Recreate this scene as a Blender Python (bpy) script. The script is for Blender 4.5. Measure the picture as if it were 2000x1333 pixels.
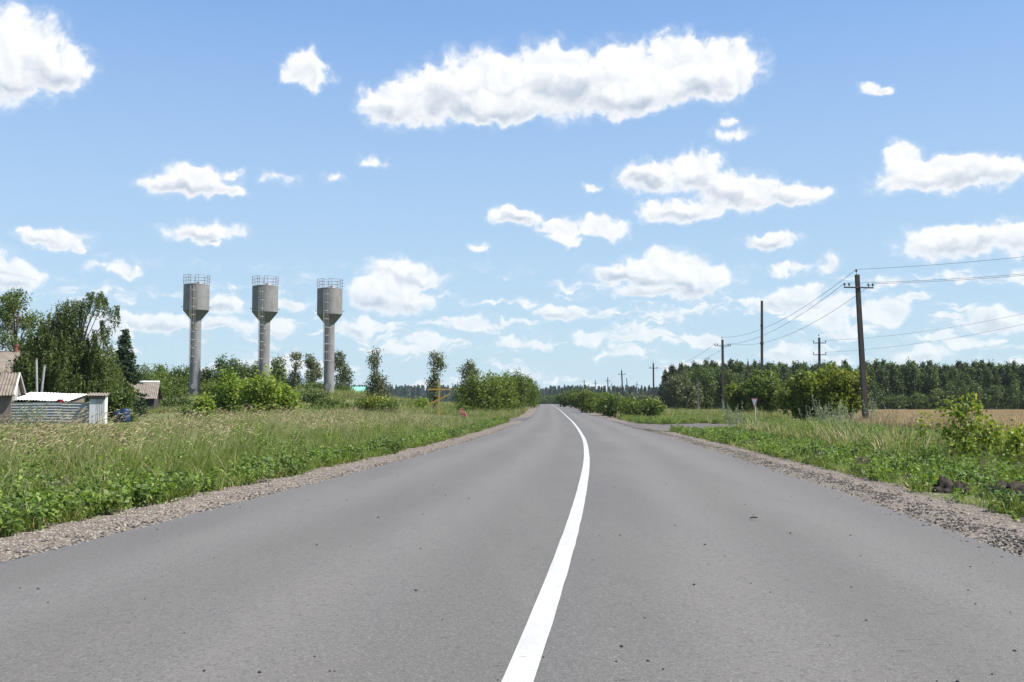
import bpy, bmesh, math, random
import numpy as np
from mathutils import Vector, Matrix

for o in list(bpy.data.objects):
    bpy.data.objects.remove(o, do_unlink=True)
SC = bpy.context.scene
COL = SC.collection
R = math.radians

# ------------------------------------------------------------------ camera
CAM_H = 1.114
FPX = 2000.0                      # focal length in photo pixels (2000 wide)
HORIZON = 788.0
PITCH = math.atan((HORIZON - 666.5) / FPX)
cam_d = bpy.data.cameras.new('camera')
cam = bpy.data.objects.new('camera', cam_d)
COL.objects.link(cam)
cam_d.sensor_width = 36.0
cam_d.lens = 36.0 * FPX / 2000.0
cam_d.clip_start = 0.1
cam_d.clip_end = 9000
cam.location = (0, 0, CAM_H)
cam.rotation_euler = (math.pi / 2 + PITCH, 0, 0)
SC.camera = cam

# ------------------------------------------------------------------ sun, exposure
SUN_AZ = 105.0      # degrees clockwise from the view direction (+Y)
SUN_EL = 54.0
sun_d = bpy.data.lights.new('sun', 'SUN')
sun_d.energy = 5.0
sun_d.angle = R(0.53)
sun_d.color = (1.0, 0.955, 0.89)
sun = bpy.data.objects.new('sun', sun_d)
COL.objects.link(sun)
_sd = Vector((math.sin(R(SUN_AZ)) * math.cos(R(SUN_EL)), math.cos(R(SUN_AZ)) * math.cos(R(SUN_EL)), math.sin(R(SUN_EL))))
sun.rotation_euler = _sd.to_track_quat('Z', 'Y').to_euler()
sun.location = (30, -20, 60)
vs = SC.view_settings
vs.view_transform = 'Standard'
vs.look = 'None'
vs.gamma = 1.0
vs.use_curve_mapping = False
vs.exposure = 0.95
SKY_STRENGTH = 0.11

cy = SC.cycles
cy.max_bounces = 6
cy.diffuse_bounces = 3
cy.glossy_bounces = 2
cy.transmission_bounces = 4
cy.transparent_max_bounces = 6
cy.volume_bounces = 0
cy.caustics_reflective = False
cy.caustics_refractive = False
cy.sample_clamp_indirect = 6.0
cy.use_denoising = True
try:
    cy.denoiser = 'OPENIMAGEDENOISE'
    cy.denoising_input_passes = 'RGB_ALBEDO_NORMAL'
    cy.denoising_prefilter = 'ACCURATE'
except Exception:
    pass

# pixel of the photograph (2000 x 1333) -> world point at depth Y
def _slopes(px, py):
    a = (px - 1000.0) / FPX
    b = -(py - 666.5) / FPX
    c, s = math.cos(PITCH), math.sin(PITCH)
    return a / (c - b * s), (s + b * c) / (c - b * s)

def at(px, py, Y):
    sx, sz = _slopes(px, py)
    return Vector((sx * Y, Y, CAM_H + sz * Y))

def X_at(px, Y, py=800):
    return _slopes(px, py)[0] * Y

def Z_at(py, Y, px=1000):
    return CAM_H + _slopes(px, py)[1] * Y

# ------------------------------------------------------------------ node helpers
class NT:
    def __init__(self, tree):
        self.t = tree
    def n(self, typ, **kw):
        nd = self.t.nodes.new(typ)
        for k, v in kw.items():
            setattr(nd, k, v)
        return nd
    def link(self, a, b):
        self.t.links.new(a, b)
    def setin(self, nd, key, v):
        s = nd.inputs[key]
        if isinstance(v, bpy.types.NodeSocket):
            self.t.links.new(v, s)
        else:
            s.default_value = v
    def math(self, op, a, b=None, c=None, clamp=False):
        nd = self.n('ShaderNodeMath', operation=op, use_clamp=clamp)
        self.setin(nd, 0, a)
        if b is not None: self.setin(nd, 1, b)
        if c is not None: self.setin(nd, 2, c)
        return nd.outputs[0]
    def vmath(self, op, a, b=None, c=None):
        nd = self.n('ShaderNodeVectorMath', operation=op)
        self.setin(nd, 0, a)
        if b is not None: self.setin(nd, 1, b)
        if c is not None: self.setin(nd, 2, c)
        return nd.outputs['Value'] if op in ('LENGTH', 'DOT_PRODUCT', 'DISTANCE') else nd.outputs['Vector']
    def noise(self, vec, scale, detail=4, rough=0.55, out=0, dist=0.0):
        nd = self.n('ShaderNodeTexNoise')
        if vec is not None: self.setin(nd, 'Vector', vec)
        nd.inputs['Scale'].default_value = scale
        nd.inputs['Detail'].default_value = detail
        nd.inputs['Roughness'].default_value = rough
        nd.inputs['Distortion'].default_value = dist
        return nd.outputs[out]
    def smooth(self, v, lo, hi, a=0.0, b=1.0):
        nd = self.n('ShaderNodeMapRange', interpolation_type='SMOOTHSTEP')
        self.setin(nd, 0, v)
        nd.inputs[1].default_value = lo
        nd.inputs[2].default_value = hi
        nd.inputs[3].default_value = a
        nd.inputs[4].default_value = b
        return nd.outputs[0]
    def lin(self, v, lo, hi, a=0.0, b=1.0):
        nd = self.n('ShaderNodeMapRange')
        self.setin(nd, 0, v)
        nd.inputs[1].default_value = lo
        nd.inputs[2].default_value = hi
        nd.inputs[3].default_value = a
        nd.inputs[4].default_value = b
        return nd.outputs[0]
    def mix(self, f, a, b, blend='MIX'):
        nd = self.n('ShaderNodeMix', data_type='RGBA', blend_type=blend)
        self.setin(nd, 0, f)
        for i, v in ((6, a), (7, b)):
            if isinstance(v, bpy.types.NodeSocket): self.t.links.new(v, nd.inputs[i])
            else: nd.inputs[i].default_value = (v[0], v[1], v[2], 1.0)
        return nd.outputs[2]
    def ramp(self, f, stops):
        nd = self.n('ShaderNodeValToRGB')
        cr = nd.color_ramp
        while len(cr.elements) < len(stops): cr.elements.new(0.5)
        for e, (p, c) in zip(cr.elements, stops):
            e.position = p
            e.color = (c[0], c[1], c[2], 1.0)
        self.setin(nd, 0, f)
        return nd.outputs[0]

# ------------------------------------------------------------------ world: blue sky with fair-weather cumulus
world = bpy.data.worlds.new('World')
SC.world = world
world.use_nodes = True
def build_world():
    wt = world.node_tree
    wt.nodes.clear()
    N = NT(wt)
    out = N.n('ShaderNodeOutputWorld')
    bg = N.n('ShaderNodeBackground')
    N.link(bg.outputs[0], out.inputs[0])
    bg.inputs['Strength'].default_value = SKY_STRENGTH
    sky = N.n('ShaderNodeTexSky', sky_type='NISHITA')
    sky.sun_disc = False
    sky.sun_elevation = R(SUN_EL)
    sky.sun_rotation = R(SUN_AZ)
    sky.altitude = 150
    sky.air_density = 0.7
    sky.dust_density = 0.2
    sky.ozone_density = 2.2
    tc = N.n('ShaderNodeTexCoord')
    d = tc.outputs['Generated']
    sep = N.n('ShaderNodeSeparateXYZ')
    N.link(d, sep.inputs[0])
    az = N.math('MULTIPLY', N.math('ARCTAN2', sep.outputs[0], sep.outputs[1]), 180 / math.pi)
    el = N.math('MULTIPLY', N.math('ARCSINE', sep.outputs[2]), 180 / math.pi)
    comb = N.n('ShaderNodeCombineXYZ')
    N.link(az, comb.inputs[0]); N.link(el, comb.inputs[1])
    q = comb.outputs[0]
    # billowing: warp the direction with two octaves of vector noise
    def warp(vec, scale, amt, detail):
        nv = N.noise(vec, scale, detail, 0.6, out=1)
        return N.vmath('MULTIPLY', N.vmath('SUBTRACT', nv, (0.5, 0.5, 0.5)), (amt, amt * 0.8, 0))
    q1 = N.vmath('ADD', q, warp(q, 0.42, 1.9, 2))
    qw = N.vmath('ADD', q1, warp(q, 1.3, 1.0, 3))
    fb = N.noise(q1, 1.0, 7, 0.56)          # fine puffs
    def sky_pt(px, py):
        sx, sz = _slopes(px, py)
        v = Vector((sx, 1, sz)).normalized()
        return math.degrees(math.atan2(v.x, v.y)), math.degrees(math.asin(v.z))
    # cumulus in degrees of azimuth and elevation: pixel centre, half size, density
    B = [
        (770, 212, 78, 44, 1), (850, 185, 90, 60, 1), (950, 168, 110, 72, 1), (1080, 160, 130, 74, 1), (1210, 150, 120, 70, 1),
        (1325, 112, 70, 58, 1), (1405, 140, 92, 58, 1), (1230, 195, 130, 34, 1), (960, 215, 170, 30, 1), (1330, 170, 120, 40, 1),
        (40, 105, 100, 80, 1), (115, 135, 62, 48, 1), (-40, 130, 90, 80, 1), (20, 165, 60, 34, .9),
        (598, 136, 50, 34, .9), (572, 145, 34, 20, .8), (604, 160, 24, 20, .7),
        (1275, 345, 72, 36, 1), (1365, 338, 62, 44, 1), (1440, 375, 95, 42, 1), (1545, 382, 72, 24, .9), (1330, 412, 88, 26, 1), (1600, 370, 30, 14, .6),
        (1010, 425, 66, 22, .95), (1095, 445, 58, 24, .95), (1180, 440, 48, 24, .95), (1100, 467, 46, 12, .8),
        (1770, 305, 42, 30, .85), (1840, 340, 130, 34, 1), (1935, 340, 64, 30, 1),
        (1880, 472, 115, 30, 1), (1990, 458, 80, 32, 1),
        (368, 355, 88, 30, .95), (440, 374, 40, 12, .7), (452, 345, 18, 14, .5),
        (402, 452, 80, 20, .95), (415, 472, 30, 10, .6), (112, 468, 64, 20, .9), (156, 473, 28, 16, .7),
        (1290, 530, 105, 44, 1), (1355, 548, 85, 34, 1), (1225, 535, 80, 22, 1), (1270, 572, 90, 16, .8),
        (790, 535, 90, 32, .9), (745, 575, 80, 36, 1), (800, 590, 60, 24, .8),
        (912, 633, 52, 20, .95), (1096, 608, 66, 16, .95), (1562, 578, 64, 26, .95), (1726, 607, 52, 30, 1), (1785, 578, 28, 10, .7),
        (1500, 475, 64, 15, .85), (1366, 664, 48, 18, .9), (1000, 668, 40, 17, .9), (1612, 518, 22, 22, .6), (1545, 528, 44, 11, .6),
        (1710, 168, 30, 11, .75), (1430, 262, 46, 14, .42), (1425, 235, 16, 16, .42), (1155, 363, 24, 11, .7), (940, 478, 24, 10, .5),
        (725, 318, 40, 14, .45), (655, 350, 25, 12, .35), (245, 528, 34, 18, .65), (190, 522, 22, 10, .4), (20, 530, 60, 26, .8),
        (15, 555, 60, 16, .7), (560, 590, 48, 14, .7), (430, 600, 60, 22, .8), (330, 632, 70, 22, .85), (1160, 660, 55, 20, .8),
        (1950, 625, 75, 24, .85), (440, 640, 80, 16, .8), (540, 350, 45, 12, .3), (540, 635, 60, 16, .7), (690, 640, 60, 20, .7),
        (1545, 685, 60, 18, .75), (1800, 690, 70, 18, .75), (1620, 630, 50, 18, .6), (830, 670, 50, 18, .7),
    ]
    S = None; Hs = None; Ws = None
    for (cx, cyy, rx, ry, w) in B:
        a0, e0 = sky_pt(cx, cyy)
        ra, re = rx / 34.0 * 1.03, ry / 34.5 * 1.08
        v = N.vmath('MULTIPLY', N.vmath('SUBTRACT', qw, (a0, e0, 0)), (1 / ra, 1 / re, 0))
        ln = N.vmath('LENGTH', v)
        s = N.math('MULTIPLY_ADD', ln, -w, w)                  # w (1 - len)
        if rx < 60:
            S = N.math('MAXIMUM', S, s)
            continue
        sp = N.math('MAXIMUM', s, 0.0)
        vy = N.vmath('DOT_PRODUCT', v, (0.30, 1, 0))
        S = s if S is None else (N.math('SMOOTH_MAX', S, s, 0.12) if ry > 30 else N.math('MAXIMUM', S, s))
        hw = N.math('MULTIPLY', sp, vy)
        Hs = hw if Hs is None else N.math('ADD', Hs, hw)
        Ws = sp if Ws is None else N.math('ADD', Ws, sp)
    H = N.math('DIVIDE', Hs, N.math('ADD', Ws, 0.02))
    # the same kind of cloud carries on all round the sky: small ones towards the horizon, scattered ones above
    lowv = N.vmath('MULTIPLY', qw, (0.20, 0.85, 1))
    low = N.noise(lowv, 1.0, 5, 0.55)
    lowband = N.math('MULTIPLY', N.smooth(el, 0.0, 1.2), N.smooth(el, 4.5, 10.0, 1.0, 0.0))
    lowS = N.math('MULTIPLY', N.math('MULTIPLY', N.smooth(low, 0.38, 0.68), lowband), 0.80)
    lowS = N.math('SUBTRACT', lowS, 0.3)
    out_az = N.smooth(N.math('ABSOLUTE', az), 29.0, 36.0)
    out_el = N.smooth(el, 23.5, 28.0)
    outside = N.math('MAXIMUM', out_az, out_el)
    gn = N.noise(N.vmath('MULTIPLY', d, (1, 1, 2.2)), 3.2, 6, 0.55)
    genS = N.math('MULTIPLY', N.math('MULTIPLY', N.smooth(gn, 0.55, 0.70), outside), 1.1)
    genS = N.math('SUBTRACT', genS, 0.3)
    S2 = N.math('MAXIMUM', N.math('MAXIMUM', S, lowS), genS)
    dens = N.math('ADD', S2, N.math('MULTIPLY', N.math('SUBTRACT', fb, 0.5), 0.85))
    alpha = N.smooth(dens, 0.0, 0.36)
    gate = N.smooth(S2, -0.10, 0.14)
    alpha = N.math('MULTIPLY', alpha, gate)
    wisp = N.math('MULTIPLY', N.math('MULTIPLY', N.smooth(dens, -0.16, 0.30), N.smooth(S2, -0.30, 0.0)), 0.27)
    alpha = N.math('MAXIMUM', alpha, wisp)
    thick = N.smooth(dens, 0.12, 0.75)
    fb2 = N.noise(N.vmath('ADD', qw, (0.25, 0.35, 0)), 0.42, 3, 0.5)
    under = N.smooth(N.math('ADD', H, N.math('MULTIPLY', N.math('SUBTRACT', fb2, 0.5), 0.9)), 0.16, -0.52)
    shade = N.math('MULTIPLY', thick, under)
    puff = N.smooth(N.math('SUBTRACT', fb, N.noise(N.vmath('ADD', q1, (0.30, 0.38, 0)), 1.0, 7, 0.56)), -0.20, 0.14)
    k = 1.0 / SKY_STRENGTH
    white = N.mix(puff, (0.485 * k, 0.50 * k, 0.515 * k), (0.56 * k, 0.56 * k, 0.56 * k))
    ccol = N.mix(shade, white, (0.27 * k, 0.31 * k, 0.37 * k))
    alpha = N.math('MULTIPLY', alpha, N.smooth(el, 1.0, 11.0, 0.62, 0.97))
    # thin veil of humid air low down
    lum = N.vmath('DOT_PRODUCT', sky.outputs[0], (0.25, 0.6, 0.15))
    gain = N.math('MULTIPLY', N.math('POWER', lum, -0.63), 1.66)       # evens the bright rim of the horizon all round
    skyc = N.vmath('MULTIPLY', N.vmath('SCALE', sky.outputs[0], None), (0.98, 1.045, 1.03))
    N.link(gain, skyc.node.inputs[0].links[0].from_node.inputs['Scale'])
    veil = N.lin(el, 0.0, 21.0, 0.80, 0.03)
    skyc = N.mix(veil, skyc, (0.310 * k, 0.398 * k, 0.465 * k))
    fin = N.mix(alpha, skyc, ccol)
    N.link(fin, bg.inputs['Color'])
    world.cycles.sampling_method = 'MANUAL'
    world.cycles.sample_map_resolution = 256
build_world()

# ------------------------------------------------------------------ generic mesh helpers
def tag(o, label=None, cat=None, group=None, kind=None):
    if label: o['label'] = label
    if cat: o['category'] = cat
    if group: o['group'] = group
    if kind: o['kind'] = kind
    return o

def link(name, me, parent=None, mats=()):
    o = bpy.data.objects.new(name, me)
    COL.objects.link(o)
    if me is not None:
        for m in mats:
            if m.name not in [x.name for x in me.materials if x]:
                me.materials.append(m)
    if parent is not None: o.parent = parent
    return o

def empty(name, loc=(0, 0, 0), rz=0.0):
    o = bpy.data.objects.new(name, None)
    COL.objects.link(o)
    o.location = loc
    o.rotation_euler = (0, 0, rz)
    o.empty_display_size = 0.2
    return o

def mesh_np(name, V, F, mats=(), midx=None, smooth=False):
    """V (n,3); F (m,k) one face size"""
    V = np.asarray(V, dtype=np.float32); F = np.asarray(F, dtype=np.int32)
    me = bpy.data.meshes.new(name)
    k = F.shape[1]
    me.vertices.add(len(V)); me.vertices.foreach_set('co', V.ravel())
    me.loops.add(F.size); me.loops.foreach_set('vertex_index', F.ravel())
    me.polygons.add(len(F))
    me.polygons.foreach_set('loop_start', np.arange(0, F.size, k, dtype=np.int32))
    me.polygons.foreach_set('loop_total', np.full(len(F), k, dtype=np.int32))
    for m in mats: me.materials.append(m)
    if midx is not None: me.polygons.foreach_set('material_index', np.asarray(midx, dtype=np.int32))
    me.update(calc_edges=True)
    if smooth: me.polygons.foreach_set('use_smooth', np.ones(len(F), dtype=bool))
    me.validate()
    return me

class MB:
    """collects simple solids; build() links them as one mesh object"""
    def __init__(s): s.v = []; s.f = []; s.smooth = False
    def add(s, V, F):
        b = len(s.v)
        s.v += [tuple(p) for p in V]
        s.f += [tuple(b + i for i in f) for f in F]
        return s
    def box(s, c, size, rot=None, taper=1.0):
        hx, hy, hz = size[0] / 2, size[1] / 2, size[2] / 2
        P = [Vector((x * hx * (taper if z > 0 else 1), y * hy * (taper if z > 0 else 1), z * hz)) for z in (-1, 1) for y in (-1, 1) for x in (-1, 1)]
        if rot is not None: P = [rot @ p for p in P]
        P = [p + Vector(c) for p in P]
        return s.add(P, [(0, 2, 3, 1), (4, 5, 7, 6), (0, 1, 5, 4), (2, 6, 7, 3), (0, 4, 6, 2), (1, 3, 7, 5)])
    def beam(s, a, b, w, h=None, w2=None):
        """rectangular bar from a to b"""
        a = Vector(a); b = Vector(b); h = h or w
        d = (b - a).normalized()
        u = d.cross(Vector((0, 0, 1)))
        if u.length < 1e-3: u = Vector((1, 0, 0))
        u.normalize(); v = u.cross(d)
        k = (w2 / w) if w2 else 1.0
        P = []
        for p, q in ((a, 1.0), (b, k)):
            for i, j in ((-1, -1), (1, -1), (1, 1), (-1, 1)):
                P.append(p + u * (i * w / 2 * q) + v * (j * h / 2 * q))
        return s.add(P, [(3, 2, 1, 0), (4, 5, 6, 7), (0, 1, 5, 4), (1, 2, 6, 5), (2, 3, 7, 6), (3, 0, 4, 7)])
    def tube(s, pts, rad, n=8, caps=True):
        pts = [Vector(p) for p in pts]
        rad = rad if isinstance(rad, (list, tuple)) else [rad] * len(pts)
        rings = []
        for i, p in enumerate(pts):
            d = (pts[min(i + 1, len(pts) - 1)] - pts[max(i - 1, 0)]).normalized()
            u = d.cross(Vector((0, 0, 1)))
            if u.length < 1e-2: u = d.cross(Vector((0, 1, 0)))
            u.normalize(); v = d.cross(u)
            rings.append([p + (u * math.cos(2 * math.pi * k / n) + v * math.sin(2 * math.pi * k / n)) * rad[i] for k in range(n)])
        V = [q for r in rings for q in r]
        F = []
        for i in range(len(pts) - 1):
            for k in range(n):
                F.append((i * n + k, i * n + (k + 1) % n, (i + 1) * n + (k + 1) % n, (i + 1) * n + k))
        if caps:
            F.append(tuple(range(n - 1, -1, -1))); F.append(tuple((len(pts) - 1) * n + k for k in range(n)))
        return s.add(V, F)
    def lathe(s, prof, n=24, c=(0, 0, 0)):
        c = Vector(c)
        V = [c + Vector((r * math.cos(2 * math.pi * k / n), r * math.sin(2 * math.pi * k / n), z)) for r, z in prof for k in range(n)]
        F = []
        for i in range(len(prof) - 1):
            for k in range(n):
                F.append((i * n + k, i * n + (k + 1) % n, (i + 1) * n + (k + 1) % n, (i + 1) * n + k))
        F.append(tuple(range(n - 1, -1, -1))); F.append(tuple((len(prof) - 1) * n + k for k in range(n)))
        return s.add(V, F)
    def mesh(s, name, mats=(), smooth=False, angle=40):
        me = bpy.data.meshes.new(name)
        me.from_pydata(s.v, [], s.f)
        for m in mats: me.materials.append(m)
        me.update()
        if smooth:
            me.polygons.foreach_set('use_smooth', np.ones(len(me.polygons), dtype=bool))
            try: me.set_sharp_from_angle(angle=R(angle))
            except Exception: pass
        return me
    def build(s, name, mat, parent=None, smooth=False, angle=40):
        return link(name, s.mesh(name, (mat,), smooth, angle), parent)

# ------------------------------------------------------------------ materials
def new_mat(name):
    m = bpy.data.materials.new(name)
    m.use_nodes = True
    nt = m.node_tree
    b = nt.nodes['Principled BSDF']
    return m, NT(nt), b

def simple_mat(name, c1, c2=None, scale=6.0, rough=0.75, metal=0.0, bump=0.0, bscale=40.0, spec=0.4, stretch=(1, 1, 1), streak=None):
    m, N, b = new_mat(name)
    tc = N.n('ShaderNodeTexCoord').outputs['Object']
    v = N.vmath('MULTIPLY', tc, stretch)
    c2 = c2 or tuple(x * 0.75 for x in c1)
    f = N.smooth(N.noise(v, scale, 6, 0.6), 0.3, 0.7)
    col = N.mix(f, c1, c2)
    if streak:
        sv = N.vmath('MULTIPLY', tc, streak[1])
        col = N.mix(N.smooth(N.noise(sv, streak[2], 4, 0.6), 0.52, 0.72, 0, streak[3]), col, streak[0])
    N.link(col, b.inputs['Base Color'])
    b.inputs['Roughness'].default_value = rough
    b.inputs['Metallic'].default_value = metal
    b.inputs['Specular IOR Level'].default_value = spec
    if bump:
        bp = N.n('ShaderNodeBump')
        bp.inputs['Strength'].default_value = bump
        bp.inputs['Distance'].default_value = 0.02
        N.link(N.noise(tc, bscale, 4, 0.6), bp.inputs['Height'])
        N.link(bp.outputs[0], b.inputs['Normal'])
    return m

def leaf_mat(name, ca, cb, cc=None, trans=0.35, rough=0.55, spec=0.3, nscale=1.2, cfrac=0.85):
    """foliage: every leaf its own tint, light passes through"""
    m, N, b = new_mat(name)
    geo = N.n('ShaderNodeNewGeometry')
    oi = N.n('ShaderNodeObjectInfo')
    tc = N.n('ShaderNodeTexCoord').outputs['Object']
    r = geo.outputs['Random Per Island']
    big = N.noise(tc, nscale, 2, 0.5)
    f = N.math('ADD', N.math('MULTIPLY', r, 0.6), N.math('MULTIPLY', N.math('SUBTRACT', big, 0.3), 0.7))
    f = N.math('ADD', f, N.math('MULTIPLY', N.math('SUBTRACT', oi.outputs['Random'], 0.5), 0.5), clamp=True)
    col = N.mix(f, ca, cb)
    if cc:
        wn = N.n('ShaderNodeTexWhiteNoise', noise_dimensions='2D')
        cmb = N.n('ShaderNodeCombineXYZ'); N.link(r, cmb.inputs[0]); N.link(oi.outputs['Random'], cmb.inputs[1])
        N.link(cmb.outputs[0], wn.inputs['Vector'])
        col = N.mix(N.smooth(wn.outputs['Value'], cfrac, min(1.0, cfrac + 0.1)), col, cc)
    N.link(col, b.inputs['Base Color'])
    b.inputs['Roughness'].default_value = rough
    b.inputs['Specular IOR Level'].default_value = spec
    tr = N.n('ShaderNodeBsdfTranslucent')
    tcol = N.mix(1.0, col, (1.25, 1.3, 0.7), 'MULTIPLY')
    N.link(tcol, tr.inputs['Color'])
    ms = N.n('ShaderNodeMixShader')
    ms.inputs[0].default_value = trans
    N.link(b.outputs[0], ms.inputs[1]); N.link(tr.outputs[0], ms.inputs[2])
    out = [n for n in m.node_tree.nodes if n.type == 'OUTPUT_MATERIAL'][0]
    N.link(ms.outputs[0], out.inputs['Surface'])
    return m

M = {}
M['bark'] = simple_mat('bark', (0.10, 0.075, 0.055), (0.05, 0.04, 0.032), 8, 0.9, bump=0.6, bscale=25, stretch=(1, 1, .3))
M['birch_bark'] = simple_mat('birch_bark', (0.55, 0.53, 0.50), (0.10, 0.09, 0.08), 5, 0.8, stretch=(1, 1, 2.2))
M['leaf_birch'] = leaf_mat('leaf_birch', (0.046, 0.074, 0.015), (0.13, 0.165, 0.038), None, 0.32)
M['leaf_willow'] = leaf_mat('leaf_willow', (0.055, 0.085, 0.018), (0.155, 0.19, 0.046), None, 0.32)
M['leaf_poplar'] = leaf_mat('leaf_poplar', (0.048, 0.064, 0.020), (0.125, 0.140, 0.052), (0.18, 0.19, 0.11), 0.25)
M['leaf_maple'] = leaf_mat('leaf_maple', (0.10, 0.165, 0.016), (0.235, 0.305, 0.042), (0.33, 0.35, 0.08), 0.42)
M['leaf_sapling'] = leaf_mat('leaf_sapling', (0.11, 0.17, 0.016), (0.27, 0.31, 0.045), (0.46, 0.38, 0.08), 0.42, cfrac=0.9)
M['leaf_bush'] = leaf_mat('leaf_bush', (0.056, 0.092, 0.011), (0.180, 0.228, 0.032), None, 0.36)
M['leaf_bush_dark'] = leaf_mat('leaf_bush_dark', (0.042, 0.074, 0.011), (0.135, 0.182, 0.031), None, 0.34)
M['leaf_olive'] = leaf_mat('leaf_olive', (0.090, 0.120, 0.012), (0.275, 0.30, 0.040), None, 0.38)
M['leaf_far'] = leaf_mat('leaf_far', (0.040, 0.072, 0.016), (0.125, 0.170, 0.038), None, 0.28)
M['leaf_wood'] = leaf_mat('leaf_wood', (0.022, 0.046, 0.009), (0.086, 0.128, 0.025), None, 0.24)
M['needle'] = leaf_mat('needle', (0.022, 0.044, 0.018), (0.062, 0.095, 0.038), None, 0.12)
M['grass_green'] = leaf_mat('grass_green', (0.084, 0.138, 0.018), (0.190, 0.240, 0.046), (0.40, 0.34, 0.14), 0.38, cfrac=0.9)
M['grass_blue'] = leaf_mat('grass_blue', (0.086, 0.128, 0.034), (0.190, 0.230, 0.078), (0.40, 0.35, 0.17), 0.35, cfrac=0.85)
M['grass_dry'] = leaf_mat('grass_dry', (0.36, 0.29, 0.15), (0.60, 0.51, 0.32), None, 0.28)
M['wheat'] = leaf_mat('wheat', (0.30, 0.222, 0.138), (0.45, 0.345, 0.225), None, 0.2)
M['weed'] = leaf_mat('weed', (0.085, 0.155, 0.016), (0.21, 0.285, 0.045), (0.30, 0.31, 0.11), 0.38, cfrac=0.92)
M['weed_dark'] = leaf_mat('weed_dark', (0.065, 0.110, 0.024), (0.155, 0.205, 0.058), None, 0.34)
M['wormwood'] = leaf_mat('wormwood', (0.14, 0.175, 0.11), (0.27, 0.30, 0.21), None, 0.25)
M['dock'] = leaf_mat('dock', (0.075, 0.045, 0.022), (0.15, 0.09, 0.045), None, 0.15)
M['pink'] = leaf_mat('pink', (0.36, 0.10, 0.15), (0.50, 0.22, 0.27), None, 0.3)
M['stem'] = simple_mat('stem', (0.16, 0.19, 0.07), (0.22, 0.19, 0.10), 6, 0.8)
M['white_flower'] = simple_mat('white_flower', (0.72, 0.72, 0.66), (0.6, 0.62, 0.55), 9, 0.7)

# ------------------------------------------------------------------ road line and terrain
_Yk = [-60, -30, 0, 4.1, 7.5, 9.7, 11.9, 15.1, 21.9, 36.3, 56.6, 81, 119, 178.6, 272, 341, 420, 520, 700]
_Lk = [-11.6, -7.9, -4.50, -4.00, -3.67, -3.43, -3.28, -3.0, -2.44, -1.47, -0.40, 0.72, 2.2, 4.2, 6.9, 8.9, 11.2, 15, 24]
_Zk = [0, 0, 0, 0, 0, -.015, -.03, -.06, -.11, -.20, -.29, -.335, -.31, 0.02, 0.46, 0.74, 0.80, 0.1, -1.2]
_yy = np.linspace(-60, 700, 3801)
def _smooth(k):
    a = np.interp(_yy, _Yk, k)
    for w in (21, 61, 81):
        ker = np.hanning(w + 2)[1:-1]; ker /= ker.sum()
        p = np.concatenate([np.full(w, a[0]) - (a[1] - a[0]) * np.arange(w, 0, -1), a, np.full(w, a[-1]) + (a[-1] - a[-2]) * np.arange(1, w + 1)])
        a = np.convolve(p, ker, 'same')[w:-w]
    return a
_Lv, _Zv = _smooth(_Lk), _smooth(_Zk)
ROAD_W, LINE_OFF = 7.5, 4.05
def XL(y): return np.interp(y, _yy, _Lv)
def XR(y): return XL(y) + ROAD_W
def ZR(y): return np.interp(y, _yy, _Zv)
def sstep(t, a, b):
    u = np.clip((t - a) / (b - a), 0, 1)
    return u * u * (3 - 2 * u)
SHL, SHR = 1.2, 1.35            # gravel shoulder widths
def bumps(x, y, s):
    return (np.sin(x * 1.7 * s + 1.3 * np.sin(y * .9 * s)) * np.sin(y * 1.3 * s + 0.7 * np.sin(x * 1.1 * s + 2)) + .5 * np.sin(x * 3.9 * s + y * 2.3 * s) * np.sin(y * 4.4 * s - x))
def T(x, y):
    """ground height"""
    x = np.asarray(x, float); y = np.asarray(y, float)
    zr = ZR(y)
    ul = XL(y) - x; ur = x - XR(y)
    left_lv = np.interp(y, [-60, 0, 60, 95, 180, 300, 1200, 4000], [0, 0, -.03, .05, .30, .75, 2.6, 7.5])
    left_lv = left_lv + 2.15 * np.exp(-((x + 30) / 17.0) ** 4 - ((y - 132) / 22.0) ** 4) + 0.5 * np.exp(-((x + 30.5) / 4.0) ** 2 - ((y - 100) / 9.0) ** 2)
    right_lv = np.interp(y, [-60, 0, 60, 118, 193, 225, 400, 1200, 4000], [0, 0, -.12, -.30, -.55, -.66, -.1, 2.2, 7.0])
    nb = bumps(x, y, 1.0) * .035
    # left side
    tl = np.where(ul < SHL, -.03 - .07 * sstep(ul, 0, SHL), 0)
    pl = zr + np.where(ul < SHL, tl, -.10 - .10 * sstep(ul, SHL, 2.4) + .16 * sstep(ul, 2.2, 6))
    zl = pl + (left_lv - pl) * sstep(ul, 3, 14) + nb * sstep(ul, SHL, SHL + 1.2)
    pr = zr + np.where(ur < SHR, -.03 - .08 * sstep(ur, 0, SHR), -.11 - .05 * sstep(ur, SHR, 2.6) + .14 * sstep(ur, 2.4, 6))
    zrr = pr + (right_lv - pr) * sstep(ur, 3, 16) + nb * sstep(ur, SHR, SHR + 1.2)
    z = np.where(ul > 0, zl, np.where(ur > 0, zrr, zr - .03))
    return z
def Tz(x, y): return float(T(x, y))
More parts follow.
